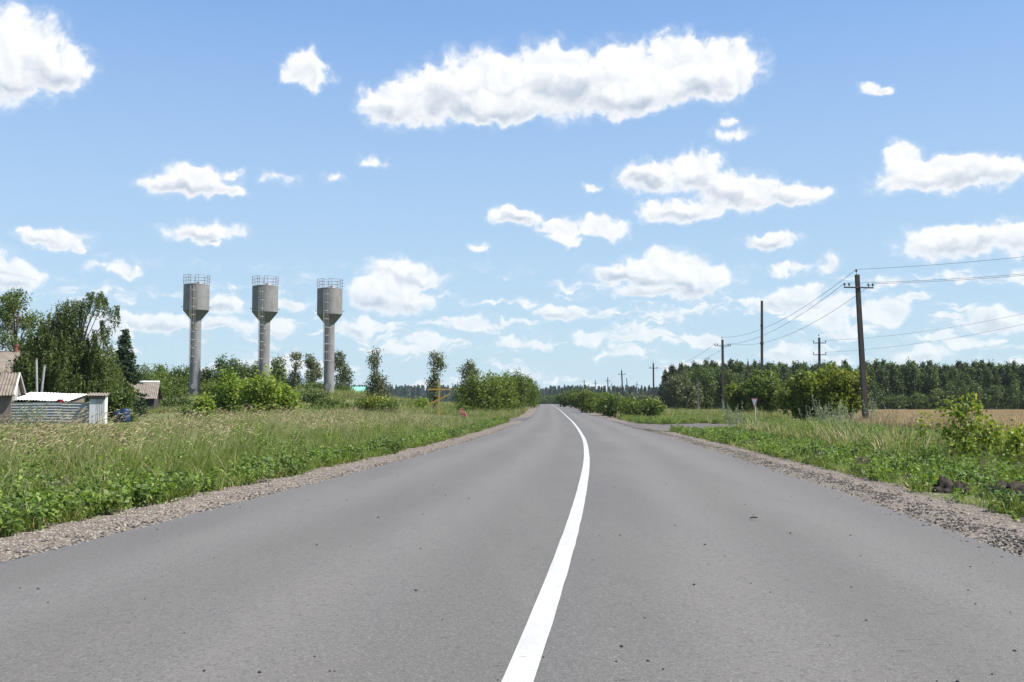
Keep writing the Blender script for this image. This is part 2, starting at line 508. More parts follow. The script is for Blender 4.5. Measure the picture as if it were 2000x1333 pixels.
# soil heaps thrown up on the verges (metres: x, y, radius, height, what it looks like)
def on_ground(px, py):
    Yd = 10.0
    for _ in range(14):
        Yd = (Tz(X_at(px, Yd, py), Yd) - CAM_H) / _slopes(px, py)[1]
    return X_at(px, Yd, py), Yd
HEAPS = [on_ground(px, py) + (r, h, lab) for (px, py, r, h, lab) in [
    (1466, 873, 0.42, .19, 'small dark molehill farthest along the right verge'), (1605, 902, .40, .18, 'flat dark molehill by the right gravel'), (1688, 918, .36, .19, 'molehill with dry grass right of the flat one'), (1676, 903, .35, .12, 'little soil heap behind two molehills'),
    (1855, 963, .36, .17, 'broad dark molehill near the right frame edge'), (1978, 976, .45, .20, 'big soil heap strewn with straw at the right frame edge'), (1772, 938, .3, .08, 'low crumbled soil patch between the molehills'), (118, 962, .36, .15, 'dark soil heap half hidden in the left weeds')]]
def clear_of_heaps(x, y):
    k = np.ones(len(x), bool)
    for hx, hy, r, h, _ in HEAPS:
        n = math.hypot(hx, hy); vx, vy = hx / n, hy / n
        al = (x - hx) * vx + (y - hy) * vy; la = (x - hx) * vy - (y - hy) * vx
        k &= ~((np.abs(la) < r * .85) & (al < r * .25) & (al > -2.1))
    return k
def shoulder_z(x, y):
    u = np.maximum(XL(y) - x, x - XR(y))
    return T(x, y) + np.where(u < 0, -.045, -.012 + .034 * sstep(u, .02, .45)) + np.where(u > .1, .014 * bumps(x * 3, y * 3, 1.0), 0)

def strip_mesh(name, ys, x0f, x1f, nx, dz, mats, edge=0.0, seed=0):
    """sheet between two lateral curves, following the ground plus dz"""
    rng = np.random.default_rng(seed)
    ys = np.asarray(ys, float)
    a = x0f(ys); b = x1f(ys)
    if edge:
        wob = lambda: np.interp(ys, np.linspace(ys[0], ys[-1], len(ys)), rng.normal(0, edge, len(ys)))
        a = a + wob(); b = b + wob()
    t = np.linspace(0, 1, nx)
    X = a[:, None] * (1 - t) + b[:, None] * t
    Y = np.repeat(ys[:, None], nx, 1)
    Z = dz(X, Y)
    V = np.stack([X, Y, Z], -1).reshape(-1, 3)
    n = len(ys)
    i = np.arange(n - 1)[:, None] * nx + np.arange(nx - 1)[None, :]
    i = i.ravel()
    F = np.stack([i, i + 1, i + nx + 1, i + nx], -1)
    return mesh_np(name, V, F, mats, smooth=True)

# --- ground sheet material: earth under the plants, greener towards the distance
def ground_material():
    m, N, b = new_mat('meadow_ground')
    tc = N.n('ShaderNodeTexCoord').outputs['Object']
    n1 = N.noise(tc, 0.55, 6, 0.62); n2 = N.noise(tc, 7.0, 5, 0.65); n3 = N.noise(N.vmath('MULTIPLY', tc, (.05, .02, .05)), 1.0, 4, 0.55)
    c = N.mix(N.smooth(n1, .35, .65), (0.085, 0.110, 0.035), (0.15, 0.15, 0.065))
    c = N.mix(N.smooth(n2, .35, .72), c, (0.060, 0.075, 0.028))
    c = N.mix(N.smooth(n3, .52, .66, 0, .5), c, (0.20, 0.185, 0.085))
    N.link(c, b.inputs['Base Color'])
    b.inputs['Roughness'].default_value = 0.95
    b.inputs['Specular IOR Level'].default_value = 0.1
    bp = N.n('ShaderNodeBump'); bp.inputs['Strength'].default_value = .8; bp.inputs['Distance'].default_value = .06
    N.link(n2, bp.inputs['Height']); N.link(bp.outputs[0], b.inputs['Normal'])
    return m
M['ground'] = ground_material()

def asphalt_material():
    m, N, b = new_mat('asphalt')
    tc = N.n('ShaderNodeTexCoord').outputs['Object']
    att = N.n('ShaderNodeAttribute', attribute_name='across')      # metres from the left edge
    u = att.outputs['Fac']
    along = N.vmath('MULTIPLY', tc, (1.0, .10, 1))
    n_big = N.noise(N.vmath('MULTIPLY', tc, (.8, .12, 1)), 1.0, 4, .55)
    n_mid = N.noise(along, 3.0, 5, .6)
    n_grain = N.noise(tc, 85, 4, .75)
    n_fine = N.noise(tc, 34, 5, .7)
    base = N.mix(N.smooth(n_big, .3, .7), (0.089, 0.083, 0.075), (0.105, 0.097, 0.086))
    # tracks polished and dusted by wheels: paler and warmer bands at real track positions
    def band(c, w):
        d = N.math('ABSOLUTE', N.math('SUBTRACT', N.math('ADD', u, N.math('MULTIPLY', N.math('SUBTRACT', n_big, .5), .7)), c))
        return N.smooth(d, w, 0.0)
    tr = N.math('MAXIMUM', N.math('MAXIMUM', band(1.05, .75), band(2.75, .7)), N.math('MAXIMUM', band(5.15, .7), band(6.55, .7)))
    base = N.mix(N.math('MULTIPLY', tr, .62), base, (0.126, 0.117, 0.107))
    seam = N.math('MULTIPLY', N.smooth(N.math('ABSOLUTE', N.math('SUBTRACT', u, 4.18)), .26, 0.02), .38)
    base = N.mix(seam, base, (0.080, 0.078, 0.077))
    edge = N.math('MULTIPLY', N.smooth(N.math('ABSOLUTE', N.math('SUBTRACT', u, 3.75)), 3.35, 3.75), .35)
    base = N.mix(edge, base, (0.085, 0.082, 0.081))
    base = N.mix(N.smooth(n_mid, .45, .75, 0, .25), base, (0.090, 0.087, 0.086))
    base = N.mix(N.smooth(n_fine, .50, .66, 0, .75), base, (0.058, 0.056, 0.055))
    base = N.mix(N.smooth(n_grain, .52, .66, 0, .42), base, (0.27, 0.26, 0.25))
    # small open pits, drawn out across the lane by the paver screed
    pit = N.noise(N.vmath('MULTIPLY', tc, (5.5, 17, 1)), 1.0, 3, .65)
    patch = N.noise(tc, .7, 3, .5)
    base = N.mix(N.smooth(N.math('ADD', pit, N.math('MULTIPLY', N.math('SUBTRACT', patch, .5), .30)), .675, .73, 0, .7), base, (0.024, 0.023, 0.023))
    N.link(base, b.inputs['Base Color'])
    b.inputs['Roughness'].default_value = .82
    b.inputs['Specular IOR Level'].default_value = .35
    bp = N.n('ShaderNodeBump'); bp.inputs['Strength'].default_value = .55; bp.inputs['Distance'].default_value = .006
    N.link(N.math('ADD', n_grain, N.math('MULTIPLY', pit, -.6)), bp.inputs['Height']); N.link(bp.outputs[0], b.inputs['Normal'])
    return m
M['asphalt'] = asphalt_material()

def paint_material():
    m, N, b = new_mat('road_paint')
    tc = N.n('ShaderNodeTexCoord').outputs['Object']
    n1 = N.noise(tc, 90, 4, .7); n2 = N.noise(N.vmath('MULTIPLY', tc, (2.5, .8, 1)), 2.0, 4, .6); n3 = N.noise(N.vmath('MULTIPLY', tc, (14, 40, 1)), 1.0, 3, .6)
    c = N.mix(N.smooth(n2, .35, .7), (0.40, 0.395, 0.385), (0.345, 0.34, 0.33))
    c = N.mix(N.smooth(n1, .54, .72, 0, .6), c, (0.10, 0.098, 0.095))
    c = N.mix(N.smooth(N.noise(N.vmath('MULTIPLY', tc, (5, .5, 1)), 1.5, 5, .65), .52, .75, 0, .35), c, (0.20, 0.195, 0.187))
    c = N.mix(N.smooth(n3, .66, .72, 0, .8), c, (0.10, 0.10, 0.10))
    N.link(c, b.inputs['Base Color'])
    b.inputs['Roughness'].default_value = .7
    bp = N.n('ShaderNodeBump'); bp.inputs['Strength'].default_value = .3; bp.inputs['Distance'].default_value = .004
    N.link(n1, bp.inputs['Height']); N.link(bp.outputs[0], b.inputs['Normal'])
    return m
M['paint'] = paint_material()

def gravel_material():
    m, N, b = new_mat('gravel_bed')
    tc = N.n('ShaderNodeTexCoord').outputs['Object']
    vor = N.n('ShaderNodeTexVoronoi'); N.link(tc, vor.inputs['Vector']); vor.inputs['Scale'].default_value = 34
    sepc = N.n('ShaderNodeSeparateColor'); N.link(vor.outputs['Color'], sepc.inputs[0])
    n1 = N.noise(tc, 1.3, 5, .6); n2 = N.noise(tc, 60, 3, .6)
    c = N.mix(sepc.outputs[0], (0.145, 0.120, 0.096), (0.30, 0.258, 0.212))
    c = N.mix(N.smooth(n1, .42, .7, 0, .55), c, (0.19, 0.160, 0.130))
    c = N.mix(N.smooth(vor.outputs['Distance'], .25, .62, 0, .6), c, (0.055, 0.047, 0.040))
    N.link(c, b.inputs['Base Color'])
    b.inputs['Roughness'].default_value = .92
    b.inputs['Specular IOR Level'].default_value = .15
    bp = N.n('ShaderNodeBump'); bp.inputs['Strength'].default_value = 1.0; bp.inputs['Distance'].default_value = .02
    hgt = N.math('ADD', N.math('MULTIPLY', vor.outputs['Distance'], -1.0), N.math('MULTIPLY', n2, .4))
    N.link(hgt, bp.inputs['Height']); N.link(bp.outputs[0], b.inputs['Normal'])
    return m
M['gravel'] = gravel_material()

def geo_space(a, b, n): return np.sign(a) * np.geomspace(abs(a), abs(b), n)
_ys = np.unique(np.concatenate([np.linspace(-60, 0, 25), np.linspace(0, 60, 241), np.linspace(60, 260, 161), np.geomspace(260, 700, 60), np.geomspace(700, 6000, 30)]))
def build_ground():
    off = np.concatenate([-np.geomspace(3000, 30, 26), -np.linspace(29, 4.2, 70), -np.linspace(4.1, 0.05, 24), [0.0, ROAD_W / 2, ROAD_W],
                          ROAD_W + np.linspace(0.05, 4.1, 24), ROAD_W + np.linspace(4.2, 29, 70), ROAD_W + np.geomspace(30, 3000, 26)])
    X = XL(_ys)[:, None] + off[None, :]
    Y = np.repeat(_ys[:, None], len(off), 1)
    Z = T(X, Y)
    u = np.maximum(XL(Y) - X, X - XR(Y))
    Z = Z - .09 * (1 - sstep(u, .75, 1.25))          # the made-up bed of road and shoulders lies on it
    V = np.stack([X, Y, Z], -1).reshape(-1, 3)
    nx = len(off)
    i = (np.arange(len(_ys) - 1)[:, None] * nx + np.arange(nx - 1)[None, :]).ravel()
    F = np.stack([i, i + 1, i + nx + 1, i + nx], -1)
    o = link('ground', mesh_np('ground', V, F, (M['ground'],), smooth=True))
    tag(o, 'green meadow ground on both sides of the road', None, kind='structure')
build_ground()

def build_road():
    ys = _ys[_ys < 520]
    rng = np.random.default_rng(3)
    me = strip_mesh('road', ys, XL, XR, 13, lambda x, y: ZR(y) + .0 - .02 * (np.abs(x - XL(y) - 3.75) / 3.75) ** 2, (M['asphalt'],), edge=.012, seed=2)
    at_ = me.attributes.new('across', 'FLOAT', 'POINT')
    co = np.zeros(len(me.vertices) * 3, dtype=np.float32); me.vertices.foreach_get('co', co); co = co.reshape(-1, 3)
    at_.data.foreach_set('value', (co[:, 0] - XL(co[:, 1])).astype(np.float32))
    o = link('road', me); tag(o, 'grey asphalt country road', None, kind='structure')
    # centre line: one thin painted strip
    yl = np.concatenate([np.linspace(-20, 60, 900), np.linspace(60.3, 500, 500)])
    w = .065
    me = strip_mesh('center_line', yl, lambda y: XL(y) + LINE_OFF - w, lambda y: XL(y) + LINE_OFF + w, 3,
                    lambda x, y: ZR(y) - .02 * (np.abs(x - XL(y) - 3.75) / 3.75) ** 2 + .005, (M['paint'],), edge=.0014, seed=5)
    o = link('center_line', me); tag(o, 'solid white painted centre line', None, kind='structure')
    # gravel shoulders; the left one is broken by the side road near 100 m, the right one near 65 m
    def shoulder(name, y0, y1, f0, f1, lab, seed):
        yy = np.arange(y0, y1, .25)
        me = strip_mesh(name, yy, f0, f1, 9, shoulder_z, (M['gravel'],), edge=.05, seed=seed)
        o = link(name, me); tag(o, lab, None, kind='structure')
    shoulder('gravel_shoulder_left', -5, 88, lambda y: XL(y) - SHL - .12 * np.sin(y * .9) - .09 * np.sin(y * 2.3), lambda y: XL(y) + .25, 'pale gravel shoulder along the left road edge', 11)
    shoulder('gravel_shoulder_left_far', 104, 330, lambda y: XL(y) - SHL - .3 - .2 * np.sin(y * .5), lambda y: XL(y) + .25, 'far gravel shoulder beyond the left side road', 12)
    shoulder('gravel_shoulder_right', -5, 52, lambda y: XR(y) - .25, lambda y: XR(y) + SHR + .12 * np.sin(y * .8) + .08 * np.sin(y * 2.1), 'brownish gravel shoulder along the right road edge', 13)
    shoulder('gravel_shoulder_right_far', 78, 330, lambda y: XR(y) - .25, lambda y: XR(y) + SHR + .3 + .2 * np.sin(y * .5), 'far gravel shoulder beyond the right side road', 14)
    # side roads
    def side(name, quad, mat, lab):
        a, b_, c, d = [np.array(p) for p in quad]      # a,b near edge; d,c far edge
        n, k = 40, 14
        s = np.linspace(0, 1, n)[:, None, None]; t = np.linspace(0, 1, k)[None, :, None]
        P = (a * (1 - s) + b_ * s) * (1 - t) + (d * (1 - s) + c * s) * t
        P = P + np.stack([.12 * np.sin(P[..., 1] * 2.1 + P[..., 0]), .18 * np.sin(P[..., 0] * 1.7), P[..., 0] * 0], -1)[..., :2]
        X, Y = P[..., 0], P[..., 1]
        Z = np.maximum(T(X, Y), ZR(Y) - .22) + .03
        V = np.stack([X, Y, Z], -1).reshape(-1, 3)
        i = (np.arange(n - 1)[:, None] * k + np.arange(k - 1)[None, :]).ravel()
        F = np.stack([i, i + k, i + k + 1, i + 1], -1)
        o = link(name, mesh_np(name, V, F, (mat,), smooth=True)); tag(o, lab, None, kind='structure')
    M['side_asphalt'] = simple_mat('side_asphalt', (0.085, 0.076, 0.074), (0.12, 0.102, 0.094), 2.2, .9, bump=.8, bscale=40, spec=.2, streak=((0.09, 0.085, 0.085), (1, 1, 1), 5.0, .7))
    side('side_road_right', [(float(XR(55)) - .1, 55), (17, 48.5), (18, 64.5), (float(XR(82)) - .1, 82)], M['side_asphalt'], 'dusty side road leaving to the right')
    side('side_road_left', [(float(XL(87)) + .1, 87), (-12, 86), (-12, 96), (float(XL(110)) + .1, 106)], M['side_asphalt'], 'side road leaving to the left')
    # trodden path and wheat field
    side('path', [(-26, 70.5), (-16, 72), (-16, 73.4), (-26, 72)], M['gravel'], 'pale dirt path behind the tall grass')
build_road()

# ------------------------------------------------------------------ plant parts
def leaf_quads(P, size, rng, up=.35, aspect=.62, out_dir=None, down=0.0):
    n = len(P)
    nr = rng.normal(size=(n, 3)); nr /= np.linalg.norm(nr, axis=1, keepdims=True)
    nr[:, 2] += up
    if out_dir is not None: nr += out_dir * .5
    nr /= np.linalg.norm(nr, axis=1, keepdims=True)
    t = rng.normal(size=(n, 3)); t[:, 2] -= down
    t -= nr * (t * nr).sum(1, keepdims=True)
    t /= np.linalg.norm(t, axis=1, keepdims=True) + 1e-9
    b = np.cross(nr, t)
    s = (size * rng.uniform(.6, 1.35, n))[:, None]
    V = np.stack([P - t * s * .5, P + b * s * aspect * .5 - t * s * .05, P + t * s * .5, P - b * s * aspect * .5 - t * s * .05], 1).reshape(-1, 3)
    F = np.arange(4 * n).reshape(-1, 4)
    return V, F

def crown_points(lobes, n_clusters, per, sigma, rng, shell=.5):
    """lobes: (cx,cy,cz,rx,ry,rz) -> clustered points and outward directions"""
    L = np.array(lobes)
    w = (L[:, 3] * L[:, 4] * L[:, 5]) ** (2 / 3); w /= w.sum()
    idx = rng.choice(len(L), n_clusters, p=w)
    d = rng.normal(size=(n_clusters, 3)); d /= np.linalg.norm(d, axis=1, keepdims=True)
    r = rng.uniform(shell ** 3, 1.08, n_clusters) ** (1 / 3)
    c = L[idx, :3] + d * r[:, None] * L[idx, 3:6]
    P = np.repeat(c, per, 0) + rng.normal(size=(n_clusters * per, 3)) * sigma
    D = np.repeat(d, per, 0)
    return P, D

def limb_mesh(MBo, base, tips, r0, rng, trunk_top, n=6):
    base = Vector(base); top = Vector(trunk_top)
    pts = [base.lerp(top, t) + Vector((rng.normal(0, .05), rng.normal(0, .05), 0)) * (top - base).length * .12 * (0 if t == 0 else 1) for t in (0, .25, .5, .75, 1)]
    pts[0] -= Vector((0, 0, .3))
    MBo.tube(pts, [r0 * 1.15, r0 * .85, r0 * .62, r0 * .4, r0 * .12], n + 2)
    for tip in tips:
        tip = Vector(tip)
        s = rng.uniform(.22, .62)
        a = base.lerp(top, s)
        mid = a.lerp(tip, .5) + Vector((0, 0, .12 * (tip - a).length))
        MBo.tube([a, mid, tip], [r0 * .42 * (1 - s * .5), r0 * .25, r0 * .06], n - 1, caps=False)

def make_tree(name, base, lobes, leaf_size, n_clusters, per, sigma, leaf, bark='bark', r0=.14, seed=0, trunk_top=None, up=.35, down=0.0, shell=.5, aspect=.62, label=None, cat='tree', group=None):
    """lobes are relative to the base"""
    rng = np.random.default_rng(seed)
    root = empty(name, base)
    tag(root, label, cat, group)
    zc = max(l[2] for l in lobes)
    top = trunk_top or (0, 0, zc + .3)
    mb = MB()
    limb_mesh(mb, (0, 0, 0), [l[:3] for l in lobes], r0, rng, top)
    mb.build('trunk', M[bark], root, smooth=True, angle=60)
    P, D = crown_points(lobes, n_clusters, per, sigma, rng, shell)
    P[:, 2] = np.maximum(P[:, 2], .05)
    V, F = leaf_quads(P, leaf_size, rng, up, aspect, D, down)
    link('crown', mesh_np('crown', V, F, (M[leaf],)), root)
    return root

def blob_lobes(rng, w, d, h, z0, n, lr=(.25, .42)):
    """uneven bush or broad crown: lobes filling a dome w x d wide, h tall, starting at z0"""
    out = [(0, 0, z0 + h * .45, w * .27, d * .27, h * .36)]
    for i in range(n):
        a = rng.uniform(0, 2 * math.pi); rr = math.sqrt(rng.uniform(.06, 1)) * .72
        x, y = math.cos(a) * rr * w / 2, math.sin(a) * rr * d / 2
        cap = math.sqrt(max(0.0, 1 - (rr * .95) ** 2))
        s = rng.uniform(*lr)
        zmax = h * (.35 + .65 * cap) - s * h * .5
        z = z0 + rng.uniform(.25, 1.0) * max(zmax, h * .2)
        out.append((x, y, z, s * w * .5, s * d * .5, s * h * .62))
    return out

def bush(name, px, Y, w, h, leaf, label, seed, base_py=None, z0=.05, d=None, leaf_size=.17, ncl=None, per=11, group=None, cat='bush', n=16, r0=.07, x=None, up=.4, sigma=.15):
    rng = np.random.default_rng(seed)
    X = X_at(px, Y) if x is None else x
    lobes = blob_lobes(rng, w, d or w, h, z0, n)
    return make_tree(name, (X, Y, Tz(X, Y)), lobes, leaf_size, ncl or int(70 * w * h ** .8), per, sigma, leaf, 'bark', r0, seed + 7, trunk_top=(0, 0, h * .7), up=up, label=label, cat=cat, group=group)

def copy_thing(root, loc, rz, scale=(1, 1, 1), label=None, group=None):
    r = root.copy(); COL.objects.link(r)
    r.location = loc; r.rotation_euler = (0, 0, rz); r.scale = scale
    if label: r['label'] = label
    if group: r['group'] = group
    for ch in list(root.children):
        c = ch.copy(); COL.objects.link(c); c.parent = r
        for g in list(ch.children):
            e = g.copy(); COL.objects.link(e); e.parent = c
    return r

# ------------------------------------------------------------------ trees on the left
def left_trees():
    rng = np.random.default_rng(21)
    # tall loose birch at the frame edge
    Y = 86; X = X_at(28, Y); g = Tz(X, Y)
    H = Z_at(570, Y) - g
    lobes = []
    for i in range(30):
        z = rng.uniform(.30, .95) * H
        rad = 1.95 * (1 - abs(z / H - .55) * 1.15)
        a = rng.uniform(0, 6.28)
        lobes.append((math.cos(a) * rad * .75, math.sin(a) * rad * .75, z, rng.uniform(.5, .95), rng.uniform(.5, .95), rng.uniform(.45, .8)))
    lobes += [(.1, 0, H - .5, .45, .45, .55), (1.5, 0, H * .80, .5, .5, .5), (-1.6, 0, H * .86, .6, .6, .5)]
    make_tree('birch_tree', (X, Y, g), lobes, .20, 900, 9, .17, 'leaf_birch', 'bark', .13, 31, label='tall loose birch behind the house at the left frame edge')
    # weeping birch: hanging strands
    Y = 69.5; X = X_at(134, Y); g = Tz(X, Y); H = Z_at(576, Y) - g
    root = empty('weeping_birch', (X, Y, g)); tag(root, 'big weeping birch with hanging branches beside the house', 'tree')
    s_ = Y / 2000.0
    tops = []
    prof = [(62, 655), (75, 640), (92, 625), (108, 612), (122, 600), (140, 592), (158, 585), (172, 574), (186, 570), (198, 576), (208, 590), (218, 600), (205, 630), (196, 655), (188, 640), (225, 735), (210, 710), (232, 760), (80, 690), (60, 690)]
    for (px, py) in prof:
        for k in range(6 if px < 112 else (4 if px < 164 else 3)):
            tops.append(((px - 134) * s_ * rng.uniform(.9, 1.0), rng.normal(0, .9), Z_at(py, Y) - g - rng.uniform(0, .35)))
    for k in range(230):
        a = rng.uniform(0, 6.28); rr = math.sqrt(rng.uniform(0, 1)) * 3.1
        zz = H * (.86 - .38 * (rr / 3.1) ** 1.6) * rng.uniform(.5, 1.0)
        tops.append((math.cos(a) * rr - .35, math.sin(a) * rr * .8, zz))
    mb = MB(); r2 = np.random.default_rng(5)
    limb_mesh(mb, (0, 0, 0), [t for t in tops[:60:2]], .13, r2, (.9, 0, H * .9))
    mb.build('trunk', M['bark'], root, smooth=True, angle=60)
    P = []
    for (x, y, z) in tops:
        pl_ = x > .95 and z > H * .55
        n = rng.integers(7, 10) if pl_ else rng.integers(8, 13)
        for k in range(n):
            L = min(z - .4, rng.uniform(.9, 2.6)) * (.62 if pl_ else 1); sp_ = .10 if pl_ else .25; x0, y0 = x + rng.normal(0, sp_), y + rng.normal(0, sp_)
            m_ = int(L * 19)
            t = rng.uniform(0, 1, m_)
            lean = rng.normal(0, .10)
            P.append(np.stack([x0 + lean * t * L + rng.normal(0, .05, m_), y0 + rng.normal(0, .06, m_), z - t * L + rng.normal(0, .03, m_) + .12], -1))
    P = np.concatenate(P)
    V, F = leaf_quads(P, .145, rng, .1, .5, None, 1.6)
    link('crown', mesh_np('crown', V, F, (M['leaf_willow'],)), root)
    # spruce
    Y = 82; X = X_at(241, Y); g = Tz(X, Y); H = Z_at(637, Y) - g
    spruce('spruce_tree', (X, Y, g), H, 4.4, 41, 'dark pointed spruce just behind the weeping birch')
    # broadleaf trees crowding round the spruce and yard
    for i, (px, py, Y, w, leaf, lab) in enumerate([
        (212, 668, 79, 3.2, 'leaf_birch', 'dark leafy tree between weeping birch and spruce'),
        (262, 700, 104, 3.4, 'leaf_bush_dark', 'low spreading tree at the foot of the spruce'),
        (232, 745, 67, 2.4, 'leaf_bush_dark', 'rounded green bush behind the blue barrels'),
        (180, 725, 73, 3.0, 'leaf_willow', 'leafy bush under the weeping birch beside the outhouse')]):
        X = X_at(px, Y); h = Z_at(py, Y) - Tz(X, Y)
        bush('broadleaf_tree' if h > 4 else 'bush', px, Y, w, h, leaf, lab, 50 + i, leaf_size=.17, cat='tree' if h > 4 else 'bush', ncl=int(85 * w * h ** .7))
    # tree row behind the towers
    names = ['rounded tree left of the first water tower', 'tree with a flat crown left of the first water tower', 'tree close behind the first water tower column',
             'broad dark tree between the first and second water towers', 'dark tree just left of the second water tower', 'tree right of the second water tower column']
    for i, (px, py, w, Y) in enumerate([(318, 706, 4.6, 150), (352, 704, 4.0, 146), (400, 712, 3.6, 150), (447, 693, 5.2, 148), (490, 703, 4.2, 146), (541, 696, 2.8, 146)]):
        X = X_at(px, Y); h = Z_at(py, Y) - Tz(X, Y)
        bush('broadleaf_tree', px, Y, w, h, 'leaf_bush_dark' if i in (0, 1, 2) else 'leaf_far', names[i], 70 + i, leaf_size=.27, per=10, ncl=int(36 * w * h ** .8), cat='tree', r0=.12, n=20, sigma=.25)
    # low scrub filling the row
    for i, (px, py, w, Y, lab) in enumerate([(300, 726, 5, 135, 'low green scrub right of the spruce'), (345, 728, 5, 128, 'green scrub behind the slate roofed barn'), (408, 742, 4, 138, 'scrub at the right foot of the first water tower'),
                                             (600, 752, 4.5, 139, 'dark scrub below the two thin poplars'), (628, 756, 3.6, 136, 'dark scrub left of the third water tower foot'), (672, 752, 3.4, 150, 'scrub right behind the third water tower')]):
        X = X_at(px, Y); h = max(1.4, Z_at(py, Y) - Tz(X, Y))
        bush('scrub', px, Y, w, h, 'leaf_bush_dark', lab, 90 + i, leaf_size=.24, per=9, ncl=int(38 * w * h ** .7), n=14, sigma=.25)
    for i, (px, py, w, Y, lab) in enumerate([(318, 742, 6, 118, 'dark scrub above the slate barn ridge'), 
                                             (600, 770, 5, 113, 'low dark scrub on the mound below the thin poplars'), 
                                             (470, 735, 5, 124, 'dark scrub behind the maple bushes'), (545, 745, 5, 124, 'dark scrub right of the second tower foot'), (290, 735, 5, 112, 'dark scrub between the spruce and the barn'),
                                             (345, 785, 4, 100, 'low dark bush on the slope right of the barn'), (636, 782, 4, 104, 'low dark bush right of the maple group')]):
        X = X_at(px, Y); h = max(1.1, Z_at(py, Y) - Tz(X, Y))
        bush('scrub', px, Y, w, h, 'leaf_far' if i % 2 else 'leaf_bush_dark', lab, 190 + i, leaf_size=.22, per=10, ncl=int(48 * w * h ** .7), n=14, sigma=.25)
    # thin ragged poplars
    def ragged(name, Y, spots, leaf, seed, lab, ls=.25, ncl=360, bark='bark'):
        rg = np.random.default_rng(seed)
        px0 = spots[-1][0]; X = X_at(px0, Y); g = Tz(X, Y); k = Y / 2000.0
        lobes = [((px - px0) * k, rg.normal(0, .25), Z_at(py, Y) - g, r * k, r * k, r2 * k) for (px, py, r, r2) in spots]
        top = max(lobes, key=lambda l: l[2])
        make_tree(name, (X, Y, g), lobes, ls, ncl, 9, .22, leaf, bark, .13, seed, trunk_top=top[:3], label=lab, shell=.3)
    ragged('poplar_tree', 150, [(577, 698, 10, 12), (580, 715, 9, 10), (572, 735, 12, 12), (566, 752, 14, 12), (582, 750, 12, 12), (576, 765, 16, 8)], 'leaf_poplar', 101, 'thin ragged poplar in the gap between second and third towers')
    ragged('poplar_tree', 150, [(603, 703, 10, 10), (611, 717, 13, 12), (619, 730, 12, 10), (606, 738, 10, 12), (612, 755, 14, 10)], 'leaf_poplar', 102, 'leaning ragged poplar just left of the third water tower')
    ragged('poplar_tree', 152, [(661, 698, 11, 12), (664, 714, 13, 14), (674, 730, 12, 12), (664, 742, 12, 10), (680, 742, 8, 8), (666, 758, 18, 9)], 'leaf_poplar', 103, 'ragged poplar showing just right of the third water tower', ncl=420)
    ragged('poplar_tree', 118, [(724, 694, 9, 8), (734, 690, 6, 7), (730, 704, 12, 9), (732, 716, 9, 9), (730, 727, 6, 6), (738, 738, 14, 10), (728, 752, 17, 14), (746, 752, 15, 14), (738, 768, 24, 12)], 'leaf_poplar', 104, 'tree with a narrow top knot above a dense bushy foot', ls=.2, ncl=420)
    ragged('poplar_tree', 122, [(846, 696, 7, 7), (858, 698, 8, 9), (852, 710, 13, 10), (862, 716, 8, 8), (852, 726, 10, 8), (846, 740, 11, 8), (840, 750, 8, 5), (850, 755, 10, 10), (848, 775, 11, 12)], 'leaf_poplar', 105, 'slender loose poplar standing alone behind the wooden cross', ls=.2, ncl=330)
    ragged('poplar_tree', 134, [(918, 713, 10, 8), (908, 724, 11, 9), (924, 728, 11, 9), (914, 742, 14, 12), (908, 760, 14, 12), (914, 780, 16, 14)], 'leaf_poplar', 106, 'grey green poplar rising at the left end of the roadside thicket', ls=.22, ncl=430)

def spruce(name, base, H, w, seed, label, leaf='needle', nl=5200, cat='tree', group=None, root=None):
    rng = np.random.default_rng(seed)
    root = root or empty(name, base)
    tag(root, label, cat, group)
    mb = MB(); mb.tube([(0, 0, -.2), (0, 0, H * .5), (0, 0, H * .985)], [w * .05, w * .032, .012], 7)
    mb.build('trunk', M['bark'], root, smooth=True)
    P = []; D = []
    nt = int(H / .24)
    for i in range(nt):
        z = H * .08 + (H * .90) * i / nt
        rad = w * .5 * (1 - z / H) ** .85 + .10
        nb = 9 if rad > .5 else 6
        for k in range(nb):
            a = rng.uniform(0, 6.28); rr = rad * rng.uniform(.75, 1.12)
            m_ = int(8 + rr * 40)
            t = rng.uniform(.1, 1, m_)
            droop = -.30 * rr * t ** 1.3 + .10 * rr * t ** 4
            P.append(np.stack([np.cos(a) * rr * t + rng.normal(0, .05, m_), np.sin(a) * rr * t + rng.normal(0, .05, m_), z + droop + rng.normal(0, .05, m_)], -1))
            D.append(np.repeat([[math.cos(a) * .5, math.sin(a) * .5, .3]], m_, 0))
    P = np.concatenate(P); D = np.concatenate(D)
    V, F = leaf_quads(P, .25, rng, .5, .42, D, .3)
    link('crown', mesh_np('crown', V, F, (M[leaf],)), root)
    return root
left_trees()

